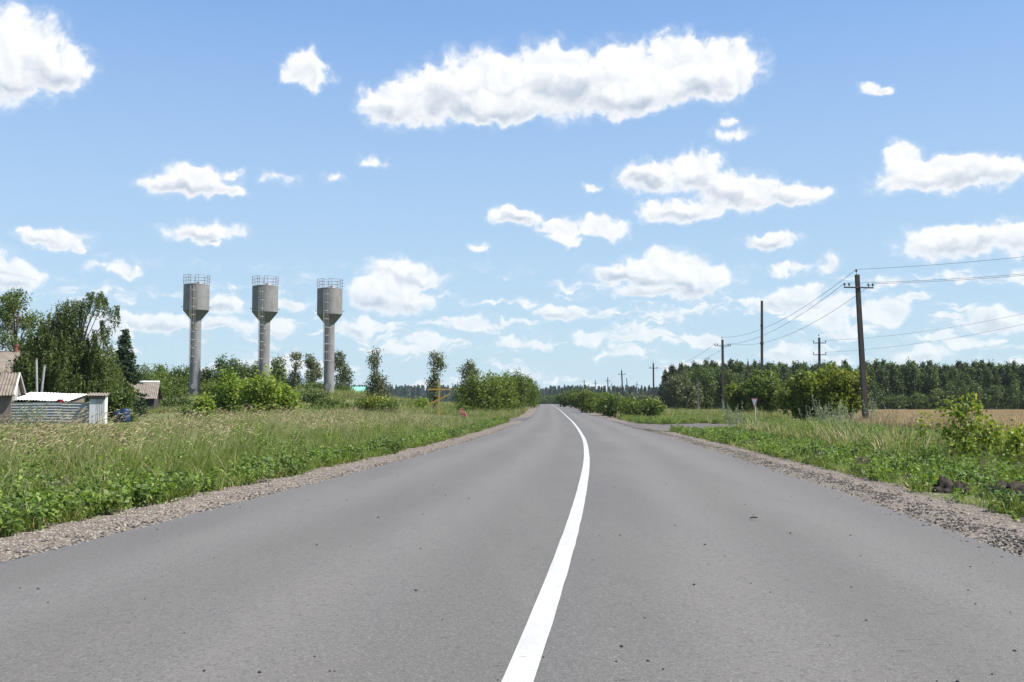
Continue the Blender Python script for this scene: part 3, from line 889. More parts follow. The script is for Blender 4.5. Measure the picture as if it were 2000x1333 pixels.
def left_bushes():
    # yellow green young maples in front of the towers
    for i, (px, py, w, Y, lab) in enumerate([(447, 712, 2.9, 64, 'tall yellow green maple bush in front of the second tower'), (512, 716, 3.2, 62, 'wide yellow green maple bush hiding the second tower foot'),
                                             (556, 742, 1.9, 63, 'smaller yellow green maple bush at the right of the group'), (393, 765, 1.7, 60, 'low yellow green maple bush at the left of the group')]):
        X = X_at(px, Y); h = Z_at(py, Y) - Tz(X, Y)
        bush('maple_bush', px, Y, w, h, 'leaf_maple', lab, 120 + i, leaf_size=.19, per=10, ncl=int(58 * w * h ** .75), up=.7, n=15)
    # roadside thicket running along the left edge beyond the side road
    for i, (px, py, w, Y, lab) in enumerate([
        (938, 726, 6.4, 124, 'nearest and bushiest shrub of the roadside thicket'), (972, 720, 6.2, 136, 'second shrub of the roadside thicket on the left'),
        (1000, 722, 6.0, 152, 'middle shrub of the roadside thicket on the left'), (1022, 727, 5.6, 172, 'fourth shrub of the roadside thicket on the left'), (1036, 738, 5.4, 200, 'farthest shrub of the roadside thicket on the left')]):
        X = X_at(px, Y); h = Z_at(py, Y) - Tz(X, Y)
        bush('thicket_shrub', px, Y, w, h, 'leaf_bush', lab, 140 + i, leaf_size=.26, per=11, ncl=int(30 * w * h ** .8), group='roadside thicket', n=22, sigma=.24)
    for i, (px, py, w, Y, leaf, lab) in enumerate([
        (742, 772, 2.8, 84, 'leaf_olive', 'olive green shrub below the top knot tree'), (715, 778, 2.0, 88, 'leaf_bush_dark', 'dark low shrub right of the turquoise roof'), (757, 782, 2.0, 80, 'leaf_bush_dark', 'shrub beside the grey road sign'),
        (680, 790, 2.6, 96, 'leaf_bush_dark', 'low scrub below the third water tower'), (627, 792, 3.0, 92, 'leaf_bush_dark', 'low dark scrub right of the maple bushes'),
        (822, 778, 1.5, 112, 'leaf_maple', 'small bright round bush left of the wooden cross'), (905, 790, 2.0, 112, 'leaf_bush', 'leafy bush at the left foot of the thicket'),
        (250, 800, 1.2, 64, 'leaf_bush_dark', 'small green bush right of the blue barrels'), (380, 796, 2.2, 78, 'leaf_bush_dark', 'dark shadowed bush at the mound below the first tower')]):
        X = X_at(px, Y); h = max(.9, Z_at(py, Y) - Tz(X, Y))
        bush('shrub', px, Y, w, h, leaf, lab, 160 + i, leaf_size=.18, per=9, ncl=int(60 * w * h ** .7), n=10)
left_bushes()

# ------------------------------------------------------------------ trees on the right
def right_trees():
    # roadside row of shrubs
    for i, (px, py, w, Y, leaf, lab) in enumerate([
        (1268, 778, 2.6, 92, 'leaf_bush_dark', 'nearest shrub of the right roadside row, beside a blue based pole'), (1240, 774, 3.2, 98, 'leaf_bush', 'second shrub of the right roadside row'),
        (1212, 772, 3.6, 108, 'leaf_bush_dark', 'third shrub of the right roadside row'), (1188, 768, 4.2, 122, 'leaf_bush', 'fourth shrub of the right roadside row'),
        (1166, 760, 5.0, 142, 'leaf_bush', 'taller fifth shrub of the right roadside row'), (1148, 764, 4.6, 165, 'leaf_bush_dark', 'sixth shrub of the right roadside row'),
        (1130, 765, 4.6, 195, 'leaf_bush', 'seventh shrub of the right roadside row'), (1114, 759, 6.0, 235, 'leaf_bush_dark', 'eighth and taller far shrub of the right row'), (1100, 768, 5.0, 290, 'leaf_far', 'farthest shrub of the right roadside row')]):
        X = X_at(px, Y); h = Z_at(py, Y) - Tz(X, Y)
        bush('roadside_shrub', px, Y, w, h, leaf, lab, 200 + i, leaf_size=.17 + Y * .0006, per=10, ncl=int(46 * w * h ** .7), group='right roadside shrubs', n=14, sigma=.2)
    for i, (px, py, w, Y, lab) in enumerate([(1076, 772, 9, 440, 'hazy round tree where the road disappears'), (1092, 770, 8, 470, 'hazy tree right of the vanishing road'), (1060, 774, 7, 480, 'hazy small tree left of the vanishing road'),
                                             (1088, 779, 6, 400, 'pale shrub at the far end of the road')]):
        X = X_at(px, Y); g = Tz(X, Y); h = Z_at(py, Y) - g
        bush('distant_tree', px, Y, w, h, 'leaf_far', lab, 220 + i, leaf_size=.45, per=8, ncl=260, cat='tree', group='trees at the end of the road', sigma=.4, r0=.2)
    # two big bushes
    for i, (px, py, w, d, Y, leaf, lab, n) in enumerate([
        (1488, 719, 4.7, 3.8, 98, 'leaf_bush_dark', 'big dark green bush behind the yield sign', 22), (1444, 740, 3.2, 3.0, 100, 'leaf_olive', 'olive green bush right of the blue based pole', 16),
        (1572, 722, 4.2, 3.6, 79, 'leaf_bush', 'left half of the broad bush near the leaning pole', 20), (1636, 711, 4.6, 4.0, 77, 'leaf_olive', 'broad yellowish bush left of the leaning pole', 24)]):
        X = X_at(px, Y); h = Z_at(py, Y) - Tz(X, Y)
        bush('large_bush', px, Y, w, h, leaf, lab, 240 + i, d=d, leaf_size=.20, per=13, ncl=int(88 * w * h ** .75), n=n)
    # clump of tall trees at the left end of the plantation
    for i, (px, py, w, Y, lab) in enumerate([(1328, 722, 5.6, 188, 'leftmost grey green tree of the clump'), (1352, 713, 5.4, 192, 'second tree from the clump edge'), (1378, 711, 5.2, 190, 'tall middle tree of the clump'),
                                             (1402, 712, 5.2, 193, 'fourth tree of the clump, behind the blue based pole'), (1428, 718, 5.0, 190, 'rightmost tree of the clump'), (1345, 745, 4.6, 184, 'low tree in front of the clump')]):
        X = X_at(px, Y); h = Z_at(py, Y) - Tz(X, Y)
        bush('plantation_edge_tree', px, Y, w, h, 'leaf_far' if i not in (0, 5) else 'leaf_poplar', lab, 260 + i, leaf_size=.34, per=10, ncl=int(24 * w * h ** .75), cat='tree', r0=.15, n=26, group='tree clump beyond the field', sigma=.3)
    # willow-like pale bushes far centre right
    for i, (px, py, w, Y, lab) in enumerate([(1238, 763, 9, 300, 'pale grey willow far behind the roadside shrubs'), (1268, 768, 8, 290, 'second pale grey willow far behind the shrubs'), (1300, 775, 6, 250, 'bluish shrub left of the tree clump')]):
        X = X_at(px, Y); h = Z_at(py, Y) - Tz(X, Y)
        bush('willow_tree', px, Y, w, h, 'leaf_poplar', lab, 280 + i, leaf_size=.42, per=9, ncl=260, cat='tree', sigma=.4, n=18)
right_trees()

# plantation: pointed dark trees in rows behind the wheat
def wood_mesh(seed, H, w, conif):
    rng = np.random.default_rng(seed)
    P = []; D = []
    nt = 20
    for i in range(nt):
        t0 = i / (nt - 1)
        z = H * (.07 + .92 * t0)
        rad = w * .5 * min(1.0, .72 + t0 * .6) * (1 - max(0, t0 - .50) / .50 * .96) ** (.9 if conif else .6) * rng.uniform(.75, 1.2)
        for k in range(10):
            a = rng.uniform(0, 6.28)
            c = np.array([math.cos(a) * rad * rng.uniform(.6, 1), math.sin(a) * rad * rng.uniform(.6, 1), z + rng.normal(0, .15)])
            P.append(c + rng.normal(size=(11, 3)) * (.20, .20, .26)); D.append(np.repeat([[math.cos(a), math.sin(a), .3]], 11, 0))
    V, F = leaf_quads(np.concatenate(P), .34, rng, .4, .6, np.concatenate(D))
    return mesh_np('crown', V, F, (M['leaf_wood'] if conif else M['leaf_far'],))
def plantation():
    rng = np.random.default_rng(300)
    crowns = [wood_mesh(310 + i, 9.6, 3.5, i not in (2, 5)) for i in range(7)]
    mb = MB(); mb.tube([(0, 0, -.3), (0, 0, 4), (0, 0, 8.6)], [.16, .11, .03], 6)
    trunk = mb.mesh('trunk', (M['bark'],), True)
    mb = MB(); mb.tube([(0, 0, -.3), (0, 0, 2), (0, 0, 4.6)], [.13, .09, .03], 6)
    short = mb.mesh('trunk', (M['bark'],), True)
    k = 0
    for row, (Y0, n) in enumerate([(215, 68), (218, 66), (222, 30)]):
        for i in range(n):
            X = 38 + i * (1.30 if row < 2 else 2.8) + row * .6 + rng.normal(0, .45); Y = Y0 + rng.normal(0, 1.0) + (X - 40) * .02
            root = empty('plantation_tree', (X, Y, Tz(X, Y)), rng.uniform(0, 6.28))
            s = rng.uniform(.84, 1.06) * (.92, 1.0, 1.07)[row]
            root.scale = (s * rng.uniform(.9, 1.2), s * rng.uniform(.9, 1.2), s)
            tag(root, 'slim dark tree in the dense plantation along the far edge of the wheat', 'tree', 'plantation trees behind the wheat field')
            c = int(rng.integers(0, 7))
            link('crown', crowns[c], root); link('trunk', trunk, root)
            k += 1
    low = [wood_mesh(330 + i, 6.0, 4.2, False) for i in range(3)]
    for i in range(34):
        X = 40 + i * 2.5 + rng.normal(0, .8); Y = 211.5 + rng.normal(0, .6)
        root = empty('plantation_bush', (X, Y, Tz(X, Y)), rng.uniform(0, 6.28))
        root.scale = (rng.uniform(.8, 1.2), rng.uniform(.8, 1.2), rng.uniform(.5, 1.15))
        tag(root, 'lower bushy tree at the foot of the dense plantation edge', 'tree', 'low trees at the plantation foot')
        link('crown', low[i % 3], root); link('trunk', short, root)
    return crowns
WOOD = plantation()

# ------------------------------------------------------------------ scatter by geometry nodes (grass, gravel, far woods)
def scatter(name, pts, rot, scl, idx, sources, label, cat, kind='stuff'):
    pts = np.asarray(pts, np.float32)
    me = bpy.data.meshes.new(name)
    me.vertices.add(len(pts)); me.vertices.foreach_set('co', pts.ravel())
    a = me.attributes.new('rot', 'FLOAT_VECTOR', 'POINT'); a.data.foreach_set('vector', np.asarray(rot, np.float32).ravel())
    a = me.attributes.new('scl', 'FLOAT_VECTOR', 'POINT')
    scl = np.asarray(scl, np.float32)
    if scl.ndim == 1: scl = np.repeat(scl[:, None], 3, 1)
    a.data.foreach_set('vector', scl.ravel())
    a = me.attributes.new('idx', 'INT', 'POINT'); a.data.foreach_set('value', np.asarray(idx, np.int32))
    o = link(name, me); tag(o, label, cat, kind=kind)
    c = bpy.data.collections.new(name + '_source')
    for i, sm in enumerate(sources):
        so = bpy.data.objects.new('%s_%02d' % (name, i), sm); c.objects.link(so)
    ng = bpy.data.node_groups.new(name + '_scatter', 'GeometryNodeTree')
    ng.interface.new_socket('Geometry', in_out='INPUT', socket_type='NodeSocketGeometry')
    ng.interface.new_socket('Geometry', in_out='OUTPUT', socket_type='NodeSocketGeometry')
    gi = ng.nodes.new('NodeGroupInput'); go = ng.nodes.new('NodeGroupOutput')
    ci = ng.nodes.new('GeometryNodeCollectionInfo'); ci.inputs['Collection'].default_value = c
    ci.inputs['Separate Children'].default_value = True; ci.inputs['Reset Children'].default_value = True
    ip = ng.nodes.new('GeometryNodeInstanceOnPoints')
    ip.inputs['Pick Instance'].default_value = True
    def attr(nm, dt):
        n = ng.nodes.new('GeometryNodeInputNamedAttribute'); n.data_type = dt; n.inputs['Name'].default_value = nm
        return n.outputs['Attribute']
    L = ng.links.new
    L(gi.outputs[0], ip.inputs['Points']); L(ci.outputs[0], ip.inputs['Instance'])
    L(attr('idx', 'INT'), ip.inputs['Instance Index']); L(attr('rot', 'FLOAT_VECTOR'), ip.inputs['Rotation']); L(attr('scl', 'FLOAT_VECTOR'), ip.inputs['Scale'])
    L(ip.outputs[0], go.inputs[0])
    md = o.modifiers.new('scatter', 'NODES'); md.node_group = ng
    return o

def blade_strip(rng, n, h, spread, lean, width, bias=(0.0, 0.0), segs=3, hvar=.35):
    """n curved grass blades from a tuft, each a strip of quads"""
    a = rng.uniform(0, 2 * np.pi, n); r = np.sqrt(rng.uniform(0, 1, n)) * spread
    bx, by = np.cos(a) * r, np.sin(a) * r
    hh = h * rng.uniform(1 - hvar, 1 + hvar * .5, n)
    la = a + rng.normal(0, .9, n); lm = lean * rng.uniform(.3, 1.4, n) * hh
    lx, ly = np.cos(la) * lm + bias[0] * hh, np.sin(la) * lm + bias[1] * hh
    pa = rng.uniform(0, np.pi, n); wx, wy = np.cos(pa), np.sin(pa)
    V = []; F = []
    ts = np.linspace(0, 1, segs + 1)
    cols = []
    for t in ts:
        cx, cy_, cz = bx + lx * t ** 2, by + ly * t ** 2, hh * (t - .18 * t ** 3 * np.minimum(1, lm / hh * 2))
        w = width * (1 - t ** 1.6) * .5 + width * .04
        cols.append((np.stack([cx - wx * w, cy_ - wy * w, cz], -1), np.stack([cx + wx * w, cy_ + wy * w, cz], -1)))
    per = 2 * (segs + 1)
    V = np.stack([p for c in cols for p in c], 1).reshape(-1, 3)
    b = np.arange(n)[:, None] * per
    F = np.concatenate([np.stack([b[:, 0] + 2 * s, b[:, 0] + 2 * s + 1, b[:, 0] + 2 * s + 3, b[:, 0] + 2 * s + 2], -1) for s in range(segs)])
    tips = np.stack([bx + lx, by + ly, hh * (1 - .18 * np.minimum(1, lm / hh * 2))], -1)
    return V, F, tips, np.stack([lx, ly, hh * .8], -1)

def join_np(parts):
    V = []; F = []; I = []; o = 0
    for (v, f, m) in parts:
        V.append(v); F.append(f + o); I.append(np.full(len(f), m)); o += len(v)
    return np.concatenate(V), np.concatenate(F), np.concatenate(I)

def tuft_grass(seed, n, h, spread, lean, width, mat, bias=(0, 0), dry=0, dmat='grass_dry', name='tuft'):
    rng = np.random.default_rng(seed)
    v, f, _, _ = blade_strip(rng, n, h, spread, lean, width, bias)
    parts = [(v, f, 0)]
    if dry:
        v, f, _, _ = blade_strip(rng, dry, h * .8, spread, lean * 1.3, width, bias)
        parts.append((v, f, 1))
    V, F, I = join_np(parts)
    return mesh_np(name, V, F, (M[mat], M[dmat]), I)

def tuft_seed(seed, n_blade, n_stem, h, spread, bias, mat='grass_blue'):
    """tall meadow grass with drooping straw-coloured heads"""
    rng = np.random.default_rng(seed)
    v, f, _, _ = blade_strip(rng, n_blade, h * .62, spread, .35, .009, bias)
    parts = [(v, f, 0)]
    v, f, tips, dirs = blade_strip(rng, n_stem, h, spread * .8, .16, .0045, bias, hvar=.22)
    parts.append((v, f, 1))
    # each head a slim drooping spindle
    HV = []; HF = []
    for tpt, d in zip(tips, dirs):
        d = d / np.linalg.norm(d)
        d = d + np.array([bias[0] * 1.2, bias[1], -.1]); d /= np.linalg.norm(d)
        L = rng.uniform(.11, .20); w = rng.uniform(.006, .0105)
        sd = np.cross(d, [0, 0, 1.0]); sd /= np.linalg.norm(sd) + 1e-9; up_ = np.cross(sd, d)
        nseg = 5; o = len(HV) * 1
        base = sum(len(q) for q in HV)
        ring = []
        for q in range(nseg + 1):
            t = q / nseg
            c = tpt + d * (t - .15) * L + np.array([bias[0] * .25, 0, -.5]) * L * t * t
            r = w * (math.sin(math.pi * (t * .9 + .06)) ** .7) * rng.uniform(.75, 1.25)
            ring.append(np.stack([c + (sd * math.cos(a) + up_ * math.sin(a)) * r for a in (0, 2.09, 4.19)]))
        HV.append(np.concatenate(ring))
        for q in range(nseg):
            for m_ in range(3):
                HF.append((base + q * 3 + m_, base + q * 3 + (m_ + 1) % 3, base + q * 3 + 3 + (m_ + 1) % 3, base + q * 3 + 3 + m_))
    parts.append((np.concatenate(HV), np.array(HF), 1))
    V, F, I = join_np(parts)
    return mesh_np('seed_grass', V, F, (M[mat], M['grass_dry']), I)

def weed_plant(seed, n_stem, h, leaf, spread, mat, down=.2, flowers=None):
    """broad-leaved weeds: leafy stems from one root"""
    rng = np.random.default_rng(seed)
    v, f, tips, dirs = blade_strip(rng, n_stem, h, spread, .35, .007)
    parts = [(v, f, 1)]
    P = []; D = []
    for i in range(n_stem):
        m_ = int(rng.integers(9, 16))
        t = np.sqrt(rng.uniform(.02, 1, m_))
        base = tips[i] - dirs[i] * 1.0; base[2] = 0
        c = base + (tips[i] - base) * t[:, None]
        a = rng.uniform(0, 6.28, m_); r = leaf * rng.uniform(.35, .8, m_) * (1.15 - .5 * t)
        P.append(c + np.stack([np.cos(a) * r, np.sin(a) * r, rng.normal(0, .01, m_)], -1)); D.append(np.stack([np.cos(a), np.sin(a), np.full(m_, .8)], -1))
    v, f = leaf_quads(np.concatenate(P), leaf, rng, .75, .58, np.concatenate(D), down)
    parts.append((v, f, 0))
    mats = [M[mat], M['stem']]
    if flowers:
        fp = tips + rng.normal(size=tips.shape) * .02
        fp = np.repeat(fp, 6, 0) + rng.normal(size=(len(fp) * 6, 3)) * .018
        v, f = leaf_quads(fp, .028, rng, 1.0, .9); parts.append((v, f, 2)); mats.append(M[flowers])
    V, F, I = join_np(parts)
    return mesh_np('weed', V, F, mats, I)

def spike_plant_mesh(seed, n_stem, h, mat, leaf=.05, fill=60, lean=.14, spread=.12):
    """wormwood or dock: upright stems feathered with small leaves"""
    rng = np.random.default_rng(seed)
    v, f, tips, dirs = blade_strip(rng, n_stem, h, spread, lean, .010, hvar=.35)
    P = []
    for i in range(n_stem):
        base = tips[i] - dirs[i] / .8 * .97; base[2] = 0
        t = rng.uniform(.1, 1.0, fill)
        spread = .10 * (1.1 - t) * h + .014
        a = rng.uniform(0, 6.28, fill); r = spread * np.sqrt(rng.uniform(0, 1, fill))
        c = base + (tips[i] - base) * t[:, None] + np.stack([dirs[i][0] * 0 * t, dirs[i][1] * 0 * t, t * 0], -1)
        P.append(c + np.stack([np.cos(a) * r, np.sin(a) * r, r * .7], -1))
    vl, fl = leaf_quads(np.concatenate(P), leaf, rng, .2, .42, None, -.8)
    return (v, f), (vl, fl)

def in_view(x, y, margin=60):
    px = 1000 + x / np.maximum(y, .1) * FPX
    return (px > -margin) & (px < 2000 + margin) & (y > 3)

def rnd_scatter(rng, n, xr, yr, dens, lateral=None):
    x = rng.uniform(xr[0], xr[1], n); y = rng.uniform(yr[0], yr[1], n)
    keep = rng.uniform(0, 1, n) < dens(x, y)
    keep &= in_view(x, y) & clear_of_heaps(x, y)
    return x[keep], y[keep]

def patchy(x, y, s, seed):
    return .5 + .5 * (np.sin(x * s + seed) * np.sin(y * s * .7 + seed * 1.7) * .6 + np.sin(x * s * 2.3 + y * s * 1.1 + seed * .6) * .4)

def in_quad(x, y, side):
    """inside one of the side roads"""
    if side == 'r':
        t = np.clip((x - 7) / 10.5, 0, 1)
        return (x > 6.5) & (x < 18) & (y > 55.4 - 6.5 * t) & (y < 81.5 - 17 * t)
    t = np.clip((1 - x) / 35, 0, 1)
    return (x < 2.4) & (y > 87.2 - 3 * t) & (y < 105.6 - 15.6 * t)

def vegetation():
    rng = np.random.default_rng(400)
    WIND = (.22, .05)
    seedg = [tuft_seed(500 + i, 22, [9, 6, 4, 10, 5][i], 1.0, .14, WIND, ['grass_blue', 'grass_green'][i % 2]) for i in range(5)]
    greeng = [tuft_grass(520 + i, 34, .52, .13, .5, .010, ['grass_green', 'grass_blue'][i % 2], (.10, .02), dry=4) for i in range(5)]
    shortg = [tuft_grass(530 + i, 40, .22, .15, .7, .009, 'grass_green', (0, 0), dry=5) for i in range(4)]
    weeds = [weed_plant(540 + i, 9, .27, [.05, .065, .04][i % 3], .16, ['weed', 'weed_dark', 'weed'][i % 3]) for i in range(6)]
    tallw = [weed_plant(550 + i, 7, .62, [.05, .06, .045][i % 3], .13, ['weed_dark', 'weed', 'weed_dark'][i % 3], flowers=None) for i in range(5)]
    coarse = [tuft_grass(560 + i, 40, .55, .32, .5, .022, ['grass_blue', 'grass_green', 'grass_green'][i % 3], (.1, 0), dry=12) for i in range(5)]
    drycoarse = [tuft_grass(570 + i, 18, .8, .35, .3, .02, 'grass_blue', (.2, 0), dry=26) for i in range(4)]

    # the stand gets lower away from the verge (mown round the yard, grazed towards the wheat)
    def lower(x, y, s, h):
        px = 1000 + x / y * FPX
        pl = np.interp(px, [-100, 0, 200, 270, 350, 420, 520, 650, 760, 860, 950, 1050, 1150, 1300, 1400, 1500, 1600, 1700, 1800, 1900, 2100],
                       [832, 830, 829, 824, 814, 806, 802, 797, 799, 812, 812, 796, 796, 804, 808, 814, 824, 832, 840, 848, 852])
        zl = CAM_H - (pl - HORIZON) / FPX * y
        return np.where(y > 88, s, np.minimum(s, (zl - T(x, y)) / h * rng.uniform(.60, 1.22, len(x))))
    def put(name, x, y, s, src, label, tilt=.12, dz=-.01, sy=None, h=.6):
        s = lower(x, y, s, h)
        k = s > .16
        x, y, s = x[k], y[k], s[k]
        n = len(x)
        rot = np.stack([rng.normal(0, tilt, n), rng.normal(0, tilt, n), rng.uniform(-.9, .9, n) if 'seed' in name or 'tall' in name else rng.uniform(0, 6.28, n)], -1)
        sc = np.stack([s, s, s * (rng.uniform(.85, 1.15, n) if sy is None else sy)], -1)
        scatter(name, np.stack([x, y, T(x, y) + dz], -1), rot, sc, rng.integers(0, len(src), n), src, label, 'grass' if 'grass' in name else 'weeds')
        return n
    gl = lambda x, y: XL(y) - SHL - x          # metres left of the gravel
    gr = lambda x, y: x - XR(y) - SHR
    tot = 0
    # ---- left verge
    far = lambda y, d0: np.clip(d0 / np.maximum(y, 1), 0, 1)
    x, y = rnd_scatter(rng, 60000, (-14, 3), (5, 100), lambda x, y: ((gl(x, y) > -.02) & (gl(x, y) < 2.6) & ~in_quad(x, y, 'l')) * far(y, 22) * np.clip(1.25 - gl(x, y) * .38, .12, 1) * np.clip(patchy(x, y, 1.0, 7) * 2.4 - .75 + .8 * (y < 15), .08, 1))
    tot += put('left_verge_weeds', x, y, rng.uniform(.45, 1.3, len(x)) * (1 + y * .006), weeds, 'bright broad leaved weeds creeping onto the left gravel', h=.3)
    x, y = rnd_scatter(rng, 60000, (-16, 3), (5, 100), lambda x, y: ((gl(x, y) > .0) & (gl(x, y) < 2.2) & ~in_quad(x, y, 'l')) * far(y, 20) * .8)
    tot += put('left_short_grass', x, y, rng.uniform(.7, 1.3, len(x)), shortg, 'short green grass at the left road edge', h=.22)
    x, y = rnd_scatter(rng, 70000, (-30, 3), (5, 110), lambda x, y: ((gl(x, y) > .7) & (gl(x, y) < 12) & ~in_quad(x, y, 'l')) * far(y, 16) * np.clip((gl(x, y) - .4) * .5, .2, 1) * np.clip(2.1 - gl(x, y) * .16, .25, 1))
    tot += put('left_green_grass', x, y, rng.uniform(.8, 1.45, len(x)) * (.85 + .03 * np.minimum(12, gl(x, y))), greeng, 'knee high green grass on the left verge', h=.52)
    x, y = rnd_scatter(rng, 52000, (-30, 3), (7, 95), lambda x, y: ((gl(x, y) > 1.7) & (gl(x, y) < 10) & ~in_quad(x, y, 'l')) * far(y, 16) * np.clip((gl(x, y) - 1.5) * .5, 0, 1) * np.clip(patchy(x, y, .55, 2) * 1.9 - .45, .10, 1) * .62)
    tot += put('tall_seed_grass', x, y, rng.uniform(.72, 1.06, len(x)), seedg, 'tall wind bent grass with straw coloured seed heads', h=1.0)
    x, y = rnd_scatter(rng, 20000, (-16, 3), (6, 95), lambda x, y: ((gl(x, y) > .9) & (gl(x, y) < 4.5) & ~in_quad(x, y, 'l')) * far(y, 20) * ((patchy(x, y, .8, 5) > .60) | ((y < 15) & (gl(x, y) < 3))) * .6)
    tot += put('left_tall_weeds', x, y, rng.uniform(.7, 1.15, len(x)), tallw, 'clumps of taller leafy weeds on the left verge')
    arch = [tuft_seed(590 + i, 6, 5, 1.25, .2, (.34, .06), 'grass_blue') for i in range(4)]
    x, y = rnd_scatter(rng, 12000, (-20, 0), (9, 34), lambda x, y: ((gl(x, y) > 1.6) & (gl(x, y) < 9)) * far(y, 14) * (patchy(x, y, .9, 11) > .5) * .13)
    s0 = np.minimum(rng.uniform(.75, 1.05, len(x)), lower(x, y, np.full(len(x), 9.0), 1.25) * 1.35)
    scatter('arching_grass', np.stack([x, y, T(x, y) - .01], -1), np.stack([rng.normal(0, .12, len(x)), rng.normal(0, .12, len(x)), rng.uniform(-.8, .8, len(x))], -1), np.maximum(s0, .2), rng.integers(0, 4, len(x)), arch, 'single long arching straw coloured grass stems', 'grass')
    # ---- meadow further left
    x, y = rnd_scatter(rng, 60000, (-95, 2), (24, 175), lambda x, y: ((gl(x, y) > 6) & ~in_quad(x, y, 'l') & ~((x < -22) & (y > 55) & (y < 66)) & ~((x < -15) & (x > -27) & (y > 66) & (y < 76))) * far(y, 45) * .55)
    tot += put('left_meadow_grass', x, y, rng.uniform(.55, 1.1, len(x)) * (.8 + y * .004) * np.where((x > -46) & (x < -8) & (y > 100), .45, 1), coarse, 'rough meadow grass behind the left verge')
    x, y = rnd_scatter(rng, 30000, (-30, 3), (45, 100), lambda x, y: ((gl(x, y) > 1.2) & ~in_quad(x, y, 'l') & (x > -24)) * (.25 + .75 * (patchy(x, y, .22, 3) > .45)) * .20)
    tot += put('left_dry_grass', x, y, rng.uniform(.7, 1.2, len(x)), drycoarse, 'pale dried grass stand in front of the cross and towers', h=.8)
    x, y = rnd_scatter(rng, 9000, (-30, 4), (104, 300), lambda x, y: ((gl(x, y) > .2) & ~in_quad(x, y, 'l')) * .5)
    tot += put('far_left_grass', x, y, rng.uniform(.9, 1.6, len(x)), coarse + drycoarse[:1], 'distant roadside grass beyond the left side road')
    # ---- right verge
    x, y = rnd_scatter(rng, 90000, (3, 26), (6, 100), lambda x, y: ((gr(x, y) > -.02) & (gr(x, y) < 9) & ~in_quad(x, y, 'r')) * far(y, 22) * np.clip(1.1 - gr(x, y) * .08, .2, 1) * np.clip(patchy(x, y, 1.0, 1) * 2.2 - .6, .10, 1))
    tot += put('right_verge_weeds', x, y, rng.uniform(.4, 1.2, len(x)) * (1 + y * .006), weeds, 'low broad leaved weeds on the right verge', h=.3)
    x, y = rnd_scatter(rng, 80000, (3, 28), (6, 100), lambda x, y: ((gr(x, y) > .0) & (gr(x, y) < 10) & ~in_quad(x, y, 'r')) * far(y, 20) * .62)
    tot += put('right_short_grass', x, y, rng.uniform(.7, 1.3, len(x)), shortg, 'short green grass on the right verge', h=.22)
    x, y = rnd_scatter(rng, 60000, (4, 40), (9, 110), lambda x, y: ((gr(x, y) > 1.6) & (gr(x, y) < 17) & ~in_quad(x, y, 'r')) * far(y, 18) * np.clip((gr(x, y) - 1.4) * .3, 0, .75))
    tot += put('right_green_grass', x, y, rng.uniform(.65, 1.15, len(x)), greeng, 'grey green grass on the right verge')
    x, y = rnd_scatter(rng, 30000, (4, 40), (10, 100), lambda x, y: ((gr(x, y) > 2.8) & (gr(x, y) < 14) & ~in_quad(x, y, 'r')) * far(y, 22) * np.clip((gr(x, y) - 2.4) * .3, 0, 1) * (patchy(x, y, .7, 9) > .42) * .8)
    tot += put('right_tall_weeds', x, y, rng.uniform(.65, 1.1, len(x)), tallw, 'taller leafy weeds on the right verge')
    x, y = rnd_scatter(rng, 22000, (5, 60), (28, 130), lambda x, y: ((gr(x, y) > 3) & (gr(x, y) < 24) & ~in_quad(x, y, 'r')) * (.3 + .7 * (patchy(x, y, .25, 4) > .4)) * .6)
    tot += put('right_dry_grass', x, y, rng.uniform(.5, .95, len(x)), drycoarse + coarse[:2], 'pale dry grass between the weeds and the wheat', h=.8)
    x, y = rnd_scatter(rng, 16000, (8, 34), (24, 46), lambda x, y: ((gr(x, y) > 2.5) & (x / y > .17) & ~in_quad(x, y, 'r')) * .55)
    kk = rng.uniform(0, 1, len(x))
    a_, b_ = kk < .45, kk >= .45
    tot += put('right_field_weeds', x[a_], y[a_], rng.uniform(.7, 1.3, a_.sum()), tallw, 'tall weeds hiding the side road on the right', h=.62)
    tot += put('right_field_grass', x[b_], y[b_], rng.uniform(.6, 1.2, b_.sum()), coarse[:2] + drycoarse[:2], 'mixed rough grass in front of the right side road', h=.7)
    x, y = rnd_scatter(rng, 9000, (9, 40), (84, 300), lambda x, y: ((gr(x, y) > .2) & (gr(x, y) < 15)) * .6)
    tot += put('far_right_grass', x, y, rng.uniform(.8, 1.4, len(x)), coarse + drycoarse[:1], 'distant roadside grass beyond the right side road')
    print('tufts', tot)

    # ---- wheat field
    wy = np.concatenate([np.linspace(46, 120, 110), np.linspace(122, 214, 40)])
    def wx0(y): return XR(y) + np.interp(y, [46, 60, 70, 105, 120], [13, 13.5, 20, 20, 17]) + .5 * np.sin(y * .31)
    me = strip_mesh('wheat_field', wy, wx0, lambda y: np.full_like(y, 190.0), 60, lambda x, y: T(x, y) - .05 + .33 * sstep(x - wx0(y), .1, 1.6) * sstep(y, 46.2, 47.6) + .04 * bumps(x * .8, y * .8, 1), (), seed=3)
    mw, N, b = new_mat('wheat_top')
    tc = N.n('ShaderNodeTexCoord').outputs['Object']
    n1 = N.noise(N.vmath('MULTIPLY', tc, (.10, .5, 1)), 1.0, 5, .6); n2 = N.noise(tc, 6, 4, .65)
    c = N.mix(N.smooth(n1, .35, .65), (0.34, 0.255, 0.165), (0.28, 0.208, 0.133))
    c = N.mix(N.smooth(n2, .4, .75, 0, .6), c, (0.29, 0.205, 0.11))
    N.link(c, b.inputs['Base Color']); b.inputs['Roughness'].default_value = 1; b.inputs['Specular IOR Level'].default_value = .05
    bp = N.n('ShaderNodeBump'); bp.inputs['Strength'].default_value = 1; bp.inputs['Distance'].default_value = .15
